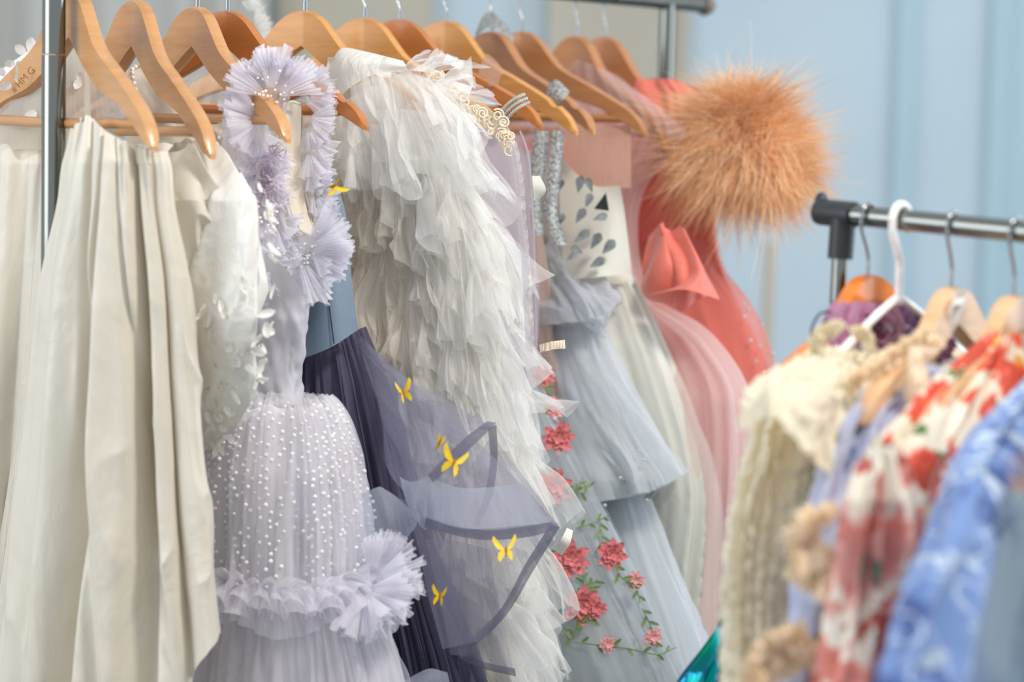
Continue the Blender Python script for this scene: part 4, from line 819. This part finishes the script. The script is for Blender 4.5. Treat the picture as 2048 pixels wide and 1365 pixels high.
patch('beaded_cap', [[(950, 68, 3.33), (966, 32, 3.34), (985, 26, 3.34), (1010, 48, 3.32), (1028, 75, 3.30)], [(952, 74, 3.31), (968, 60, 3.30), (986, 56, 3.30), (1006, 66, 3.30), (1026, 84, 3.29)]], 'silver', T, 24, 8)
patch('beaded_strap', [[(1098, 166, 3.20), (1115, 160, 3.19), (1140, 184, 3.18)], [(1094, 190, 3.19), (1110, 186, 3.18), (1128, 198, 3.17)], [(1092, 206, 3.19), (1104, 206, 3.18), (1112, 212, 3.18)]], 'silver', T, 12, 10)
MT['greybod'] = plain('grey_bodice_cloth', (120, 112, 104), .8)  # even warm grey for the bodice under the beaded straps
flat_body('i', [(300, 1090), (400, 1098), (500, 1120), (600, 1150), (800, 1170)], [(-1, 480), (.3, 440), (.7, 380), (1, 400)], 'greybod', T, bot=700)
BG = rackbody('i', [(560, 1120), (640, 1188), (700, 1212), (800, 1262), (900, 1322), (960, 1362), (1750, 1500)], [(-1, 600), (1, 600)], [(-1, 980), (-.2, 1010), (.4, 1015), (.8, 985), (1, 955)], [(600, .04), (960, .11)])
BG1 = rackbody('i', [(460, 1092), (500, 1120), (560, 1178), (612, 1238), (700, 1290)], [(-1, 500), (.5, 470), (1, 470)], [(-1, 640), (.3, 652), (.8, 640), (1, 608)], [(470, .03), (640, .08)])
BG3 = rackbody('i', [(900, 1240), (1010, 1288), (1100, 1322), (1300, 1402), (1750, 1480)], [(-1, 900), (1, 900)], 1750, [(900, .06), (1365, .13)])
for Bx, sd in ((BG3, 610), (BG, 620), (BG1, 630)):
    Bx.mesh('skirt_tier', 'blueu' if Bx is not BG1 else 'bluet', T, lambda ph, t: gathers(6, .008, .03, sd)(ph, t) - .012, nphi=260, nt=90)
    Bx.mesh('tulle_tier', 'bluet', T, gathers(7, .006, .025, sd + 1), nphi=300, nt=90)
    Bx.mesh('outer_tulle_tier', 'bluet', T, lambda ph, t: gathers(5, .004, .03, sd + 2)(ph, t) + .010, nphi=260, nt=90)
def sparkles(B, T, pts, mat='spark', r=.0022, name='sequins', out=.014):
    ac = Acc()
    for x, y in pts: p, n = B.pt(x, y, out); V, F = ball(p, r * random.uniform(.7, 1.2), 6, 4); ac.add(V, F)
    ac.mk(name, mat, T, kind='stuff')
sparkles(BG, T, [(1087, 596), (1128, 610), (1155, 610), (1170, 596), (1206, 616), (1162, 628), (1142, 622), (1278, 916), (1288, 934), (1298, 1004), (1200, 1000), (1222, 1010), (1100, 520), (1140, 560), (1250, 960)])
# --- H: leaf bodice with cream satin skirt
T = garment('leaf_gown', 'j', 'cream satin gown whose bodice carries silver leaf shapes, left of the coral gown', 'gown', px=1250)
BH = rackbody('j', [(300, 1130), (330, 1150), (372, 1236), (380, 1240), (470, 1252), (545, 1264), (560, 1272)], [(-1, 400), (.2, 330), (.4, 330), (.62, 371), (1, 373)], 570, [(300, .03), (560, .05)])
BH.mesh('bodice', 'hbod', T, None, nphi=120, nt=40)
patch('bodice_panel', [[(1120, 310, 3.26), (1150, 345, 3.24), (1190, 372, 3.22), (1240, 373, 3.20)], [(1120, 430, 3.24), (1160, 430, 3.22), (1210, 430, 3.2), (1250, 430, 3.2)], [(1128, 560, 3.22), (1180, 556, 3.18), (1220, 552, 3.18), (1264, 548, 3.2)]], 'hbod', T, 30, 20)
patch('mesh_yoke', [[(1120, 250, 3.32), (1180, 250, 3.32), (1262, 252, 3.30)], [(1130, 330, 3.27), (1185, 330, 3.25), (1262, 330, 3.24)], [(1150, 352, 3.25), (1192, 376, 3.23), (1262, 376, 3.21)]], 'nude', T, 14, 12)
def leafshape(px, py, d, L, W, ang, mat, T, name='leaf_applique'):
    V, F = petal_mesh(L, W, .05, 5, 5); V[:, 0] *= .25 + 1.1 * V[:, 1] / L; a = math.radians(ang); X = np.array([math.cos(a), 0, math.sin(a)]); n = np.array([0, -1., 0]); mk(name, V @ np.stack([np.cross(X, n), X, n], 1).T + P(px, py, d), F, mat, T)
for x, y, L, W, a, mt in [(1156, 385, .022, .013, 80, 'leafs'), (1184, 385, .020, .011, 110, 'leafs'), (1172, 414, .019, .012, 70, 'leafs'), (1152, 446, .022, .013, 60, 'leafs'), (1150, 484, .024, .014, 40, 'leafs'), (1182, 498, .024, .014, 60, 'leafs'), (1205, 508, .024, .015, 50, 'leafs'), (1165, 508, .018, .012, 150, 'leafs'), (1180, 534, .022, .013, 30, 'leafs'), (1186, 440, .020, .012, 20, 'leafs'), (1102, 332, .014, .010, 60, 'leafd'), (1120, 380, .014, .009, 80, 'leafs'), (1118, 450, .016, .010, 70, 'leafs'), (1135, 520, .016, .010, 40, 'leafs')]: leafshape(x, y, 3.165, L, W, a, mt, T)
c = [P(x, y, 3.165) for x, y in ((1188, 418), (1218, 422), (1212, 385))]; mk('leaf_applique', np.array(c + [q + [0, .001, 0] for q in c]), [[0, 1, 2], [5, 4, 3], [0, 3, 4, 1], [1, 4, 5, 2], [2, 5, 3, 0]], 'leafd', T, smooth=False, label='dark triangular leaf sequin')
BHs = rackbody('j', [(540, 1262), (600, 1292), (680, 1330), (800, 1380), (900, 1415), (1000, 1438), (1150, 1442), (1365, 1450), (1750, 1460)], [(-1, 560), (.8, 552), (1, 545)], 1750, [(545, .04), (680, .09), (1000, .12), (1365, .14)])
BHs.mesh('skirt', 'hsk', T, gathers(5, .01, .04, 621, fine=.1), nphi=260, nt=90)
# --- I: blush gown
T = garment('blush_gown', 'k', 'sheer blush tulle gown draped in front of the coral gown', 'gown', px=1300)
BI = rackbody('k', [(130, 1250), (170, 1300), (220, 1350), (262, 1372), (300, 1350), (380, 1290), (480, 1275), (560, 1290), (600, 1312), (650, 1400), (700, 1450), (770, 1492), (830, 1502), (960, 1505), (1100, 1500), (1750, 1500)], [(-1, 260), (-.3, 150), (-.08, 118), (.3, 128), (.6, 148), (.85, 210), (1, 262)], 1750, [(130, .02), (300, .035), (600, .04), (800, .10), (1365, .13)])
BI.mesh('outer_tulle', 'blush', T, gathers(6, .006, .02, 631), nphi=260, nt=200)
BI.mesh('inner_tulle', 'blush', T, lambda ph, t: gathers(8, .006, .03, 633)(ph, t) - .012, nphi=220, nt=160)

# --- J: coral gown with feather shoulder
T = garment('coral_gown', 'l', 'coral satin gown with a big apricot feather puff on its shoulder', 'gown', px=1400)
BJ = rackbody('l', [(150, 1380), (180, 1420), (260, 1432), (400, 1440), (520, 1450), (580, 1475), (650, 1510), (720, 1540), (800, 1552), (1000, 1560), (1750, 1570)], [(-1, 300), (.1, 220), (.35, 158), (.8, 158), (1, 200)], 1750, [(150, .02), (300, .05), (560, .06), (800, .11), (1365, .14)])
BJ.mesh('dress_body', 'coral', T, gathers(4, .012, .04, 641, fine=.15), nphi=260, nt=120)
patch('bow_fold', [[(1285, 470, 3.28), (1320, 440, 3.24), (1350, 470, 3.25)], [(1275, 560, 3.26), (1340, 530, 3.2), (1385, 530, 3.22)], [(1300, 600, 3.26), (1360, 620, 3.2), (1418, 590, 3.22)]], 'coral', T, 30, 30, lambda u, v: (ridge(u * 2 + v, v, 3) - .5) * .02)
patch('bow_fold', [[(1330, 470, 3.25), (1365, 455, 3.22), (1385, 500, 3.22)], [(1370, 560, 3.2), (1400, 540, 3.18), (1425, 570, 3.2)], [(1300, 590, 3.22), (1370, 580, 3.16), (1440, 600, 3.18)]], 'coral', T, 30, 30)
BJ2 = rackbody('l', [(400, 1430), (540, 1450), (590, 1490), (650, 1525), (720, 1548), (800, 1560), (1750, 1590)], [(-1, 480), (1, 480)], 1750, [(480, .06), (800, .13), (1365, .16)]); BJ2.mesh('organza_overlay', 'coralt', T, gathers(3, .004, .02, 645), nphi=160, nt=80)
sparkles(BJ2, T, [(1418, 434), (1480, 620), (1488, 630), (1484, 644), (1510, 700), (1505, 730), (1518, 752), (1526, 748), (1495, 690), (1530, 715), (1512, 660)], r=.0026)
C0 = P(1488, 290, 3.36)
V, F = ball(C0, .05, 28, 18, (1.05, .8, 1.05)); mk('puff_base', V, F, 'feather', T)
rr = random.Random(8); na = np.random.default_rng(5)
def feathers(n, mat, seed, r0, rl, wd):
    na = np.random.default_rng(seed); VV = []; FF = []; base = 0
    for i in range(n):
        u = na.normal(size=3); u[1] -= .3; u /= np.linalg.norm(u)
        cl = na.integers(0, 70); cr = np.random.default_rng(1000 + int(cl)); cd = cr.normal(size=3); cd /= np.linalg.norm(cd); u = u * .45 + cd * .75; u /= np.linalg.norm(u)
        st = C0 + u * r0 * na.uniform(.6, 1) * np.array([1.05, .8, 1.05]); L = rl * na.uniform(.45, 1.0) * (1.35 if na.random() < .12 else 1)
        bend = cr.normal(size=3) * .9 + na.normal(size=3) * .45 + np.array([.15, 0, -.85]); m = 7; pts = []
        for j in range(m): f = j / (m - 1); pts.append(st + (u * f + bend * f * f * .55) * L)
        pts = np.array(pts); sd = np.cross(pts[-1] - pts[0], [0.1, 1, 0]); sd /= np.linalg.norm(sd) + 1e-9; ww = wd * (1 - np.linspace(0, 1, m)) ** .7 + wd * .1
        VV.append(np.concatenate([pts - sd * ww[:, None], pts + sd * ww[:, None]])); FF.append(np.stack([base + np.arange(m - 1), base + np.arange(1, m), base + m + np.arange(1, m), base + m + np.arange(m - 1)], 1)); base += 2 * m
    return mk('feathers', np.concatenate(VV), np.concatenate(FF), mat, T, kind='stuff')
feathers(9000, 'feather', 1, .058, .054, .0006); feathers(7500, 'featherl', 2, .062, .056, .0005)

# ------------------------------------------------------------------ dresses on the right rack
def side_body(key, edge, bot=1750, th=((600, .02), (900, .05), (1365, .08)), top=None):
    ax, d, yaw, T = HG[key]; y0 = edge[0][0]; return Body(ax, d, yaw, edge, top or [(-1, y0), (1, y0)], bot, th, side=-1)
hanger('s', 2400, 670, float(rail2(2400)[1]), 2160, 1000, 'palew', 'wooden hanger of the black garment, farthest right beyond the edge', side=-1, W=.19, railp=(rail2(2406), .0104), thick=.018, notch=False, sweep=.05, grp='hangers on the right rail')
# mauve dress
T = garment('mauve_dress', 'm', 'mauve satin dress with fabric rose and fluffy lavender trim behind the white hanger', 'dress', px=1740)
BK = side_body('m', [(604, 1672), (620, 1660), (650, 1645), (700, 1640), (800, 1625), (1000, 1610), (1750, 1590)])
BK.mesh('dress_body', 'mauve', T, lambda ph, t: (ridge(ph * 4 + t * 3, t * 6, 701) - .8) * .016, nphi=200, nt=120)
for k, (x, y, r) in enumerate([(1752, 664, .022), (1736, 700, .016), (1790, 700, .014)]): rosette(x, y, 2.385 + .01 * k, r, 'mauvel' if k == 0 else 'mauve', T, 'fabric_rose', 30 + k, hgt=.014)
burst(1800, 645, 2.42, -60, 120, 6, .014, 'lavf', 'fluffy_trim', 760, .006, 6); burst(1840, 690, 2.39, -120, 40, 5, .024, 'mauve', 'fluffy_trim', 780, .006, 5)
leafshape(1786, 712, 2.29, .014, .008, 60, 'leaf', T, 'fabric_leaf')
ptube('ribbon_loop', [(1662, 624, 2.36), (1640, 628, 2.35), (1626, 650, 2.35), (1622, 672, 2.35), (1640, 655, 2.34), (1655, 640, 2.34), (1648, 660, 2.34), (1630, 678, 2.34)], .0011, 'navy', T)
# green foil skirt
T = garment('foil_skirt', 'm', 'shiny green metallic skirt peeking out low behind the cream crinkled gown', 'skirt', px=1560)
BF2 = Body(1600, 2.56, .5, [(840, 1560), (1000, 1530), (1200, 1456), (1230, 1443), (1300, 1407), (1365, 1374), (1750, 1260)], [(-1, 840), (1, 840)], 1750, [(840, .02), (1365, .08)], side=-1)
BF2.mesh('skirt', 'foil', T, gathers(6, .01, .05, 705), nphi=180, nt=120)
# cream crinkled gown
T = garment('cream_gown', 'n', 'cream crinkled gown with loose shoulder cape at the left of the right rail', 'gown', px=1600)
BL = side_body('n', [(700, 1690), (740, 1610), (790, 1530), (840, 1506), (900, 1492), (1000, 1467), (1100, 1450), (1365, 1442), (1750, 1425)])
def crinkle(ph, t): return (ridge(ph * 9 + vn(ph * 3, t * 4, 7) * .8, t * 2.5, 710) - .9) * .014 + fbm(ph * 16, t * 60, 711) * .006
BL.mesh('gown_body', 'crm', T, crinkle, nphi=360, nt=300)
dn_ = 2.10
patch('shoulder_cape', [[(1620, 704, 2.30), (1650, 694, 2.32), (1690, 690, 2.34), (1722, 700, 2.36)], [(1560, 730, 2.20), (1610, 724, 2.18), (1670, 724, 2.20), (1722, 740, 2.27)], [(1500, 780, 2.15), (1560, 765, 2.10), (1640, 780, 2.12), (1715, 800, 2.22)], [(1470, 862, 2.12), (1545, 822, 2.05), (1612, 900, 2.06), (1690, 980, 2.16)]], 'crml', T, 90, 80,
      lambda u, v: (ridge(u * 8 + vn(u * 3, v * 2, 5), v * 1.2, 712) - .6) * .012 * (.3 + v) + fbm(u * 20, v * 20, 713) * .005)
burst(1662, 690, 2.24, 70, 200, 5, .014, 'crml', 'neck_frill', 790, .006, 5, ty=-.6); burst(1712, 690, 2.27, -20, 100, 4, .012, 'crml', 'neck_frill', 800, .005, 5, ty=-.6)
# lavender print dress
T = garment('lavender_dress', 'o', 'pale lavender floral dress with tan ruffle trims', 'dress', px=1760)
BM = side_body('o', [(735, 1812), (760, 1780), (790, 1745), (830, 1692), (900, 1664), (1000, 1628), (1100, 1608), (1365, 1560), (1750, 1480)])
BM.mesh('dress_body', 'lavp', T, lambda ph, t: (ridge(ph * 4 + t * 2, t * 5, 720, 1.3) - .7) * .026 + fbm(ph * 8, t * 14, 721) * .008, nphi=260, nt=160)
rr = random.Random(12)
for x, y, a0, a1, n, wd in [(1640, 1070, 60, 300, 8, .022), (1640, 1110, 100, 330, 8, .022), (1655, 1140, 180, 340, 6, .020), (1570, 1315, 30, 200, 8, .022), (1545, 1345, 60, 220, 6, .020), (1600, 1345, 0, 180, 7, .022), (1560, 1380, 60, 220, 6, .024)]:
    burst(x, y, 2.02, a0, a1, n, wd, 'tanr', 'ruffle_trim', 820 + x, .008, 5, ty=-.8, amp=.005)
for k in range(7): f = k / 6; burst(1860 - 130 * f, 684 + 84 * f, 2.24 - .05 * f, 95, 200, 3, .011, 'tanr', 'collar_ruffle', 900 + 3 * k, .004, 5, ty=-.5, amp=.004)
burst(1850, 690, 2.22, -60, 60, 3, .010, 'tanr', 'collar_ruffle', 930, .004, 4)
patch('tan_strap', [[(1812, 700, 2.21), (1838, 690, 2.19), (1860, 700, 2.21)], [(1812, 770, 2.20), (1835, 770, 2.18), (1856, 770, 2.2)], [(1824, 850, 2.19), (1840, 850, 2.17), (1856, 840, 2.19)]], 'tanr', T, 20, 30, lambda u, v: fbm(u * 3, v * 5, 88) * .008)
# lace scrap seen behind
T2 = T
patch('lace_collar', [[(1858, 745, 2.30), (1885, 725, 2.30), (1915, 715, 2.30)], [(1860, 775, 2.30), (1885, 765, 2.28), (1910, 750, 2.29)]], 'silver', T, 12, 8)
# red floral dress
T = garment('red_floral_dress', 'p', 'white dress printed with red and coral flowers', 'dress', px=1850)
BN2 = side_body('p', [(668, 1990), (700, 1945), (740, 1898), (800, 1836), (860, 1780), (930, 1728), (1000, 1705), (1100, 1685), (1200, 1668), (1365, 1642), (1750, 1570)])
BN2.mesh('dress_body', 'redp', T, lambda ph, t: (ridge(ph * 6 + t, t * 2, 730) - .8) * .03, nphi=260, nt=140)
BN3 = Body(1765, 2.03, .5, [(900, 1742), (930, 1722), (1000, 1698), (1100, 1680), (1200, 1662), (1365, 1636), (1750, 1560)], [(-1, 930), (0, 880), (1, 900)], 1750, [(880, .02), (1000, .045), (1365, .05)], side=-1)
BN3.mesh('sleeve', 'pinkp', T, lambda ph, t: (ridge(ph * 3 + t, t * 2, 733) - .8) * .03, nphi=200, nt=120)
# blue damask dress
T = garment('damask_dress', 'q', 'blue damask patterned dress', 'dress', px=1960)
BO = side_body('q', [(750, 2072), (790, 2032), (850, 1968), (930, 1910), (1000, 1882), (1100, 1842), (1200, 1794), (1365, 1745), (1750, 1640)])
BO.mesh('dress_body', 'damask', T, lambda ph, t: (ridge(ph * 3 + t, t * 2, 740) - .8) * .03, nphi=220, nt=120)
# organza dress
T = garment('organza_dress', 'r', 'sheer pale blue organza dress with peach flower, nearest the right edge', 'dress', px=2040)
BP = side_body('r', [(860, 2088), (900, 2050), (950, 2022), (1050, 1964), (1150, 1924), (1250, 1884), (1365, 1848), (1750, 1720)])
BP.mesh('lining', 'organzau', T, lambda ph, t: (ridge(ph * 3 + t, t * 2, 742) - .8) * .03 - .012, nphi=200, nt=100)
BP.mesh('organza_layer', 'organza', T, gathers(4, .01, .03, 744), nphi=200, nt=100)
rosette(2046, 940, 1.93, .014, 'skin', T, 'fabric_flower', 50)
# black garment
T = garment('black_dress', 's', 'black garment at the bottom right corner', 'dress', px=2150)
BQ = side_body('s', [(1130, 2085), (1200, 2048), (1290, 2020), (1365, 2000), (1750, 1910)])
BQ.mesh('dress_body', 'blackf', T, gathers(4, .01, .03, 748), nphi=160, nt=80)
# size sticker on the wooden hanger and burnt mark on the nearest one
def decal_text(name, txt, c, X, Z, size, mat, T):
    cu = bpy.data.curves.new(name, 'FONT'); cu.body = txt; cu.size = size; cu.extrude = .0002; cu.align_x = 'CENTER'; cu.align_y = 'CENTER'
    o = bpy.data.objects.new(name, cu); COL.objects.link(o); dg = bpy.context.evaluated_depsgraph_get(); me = bpy.data.meshes.new_from_object(o.evaluated_get(dg)); bpy.data.objects.remove(o)
    N = np.cross(X, Z); V = np.array([v.co[:] for v in me.vertices]); V = V[:, :1] * X + V[:, 1:2] * Z + V[:, 2:] * N + c
    return mk(name, V, [list(p.vertices) for p in me.polygons], mat, T, smooth=False)

T = HG['o'][3]
q = [(1899, 601, 2.312), (1936, 593, 2.306), (1914, 641, 2.304), (1880, 652, 2.302)]
c4 = [P(*v) for v in q]; mk('size_sticker', np.array(c4 + [v + [0, .0006, 0] for v in c4]), [[3, 2, 1, 0], [4, 5, 6, 7], [0, 1, 5, 4], [1, 2, 6, 5], [2, 3, 7, 6], [3, 0, 4, 7]], 'paper', T, smooth=False, label='white paper size sticker with dark bars')
ac = Acc()
for k in range(6):
    x = 1905 + k * 2.8; a, b = P(x + 3, 611 - k * .5, 2.301), P(x - 1.5, 626 - k * 1.2, 2.300); V, F = tube([a, b], .0004, 5); ac.add(V, F)
ac.mk('sticker_print', 'ink', T)
ax, d, th, T = HG['a']; h = np.array([math.cos(th), -math.sin(th), 0]); L0 = P(46, 160, d + (150 - 42) / FPX * d * math.tan(th) - .034)
X = P(75, 130, L0[1]) - P(20, 190, L0[1]); X /= np.linalg.norm(X); Z = np.cross(X, [0, 1, 0]); Z /= np.linalg.norm(Z)
decal_text('burnt_stamp', 'a HM G', L0, X, Z, .011, 'branded', T)
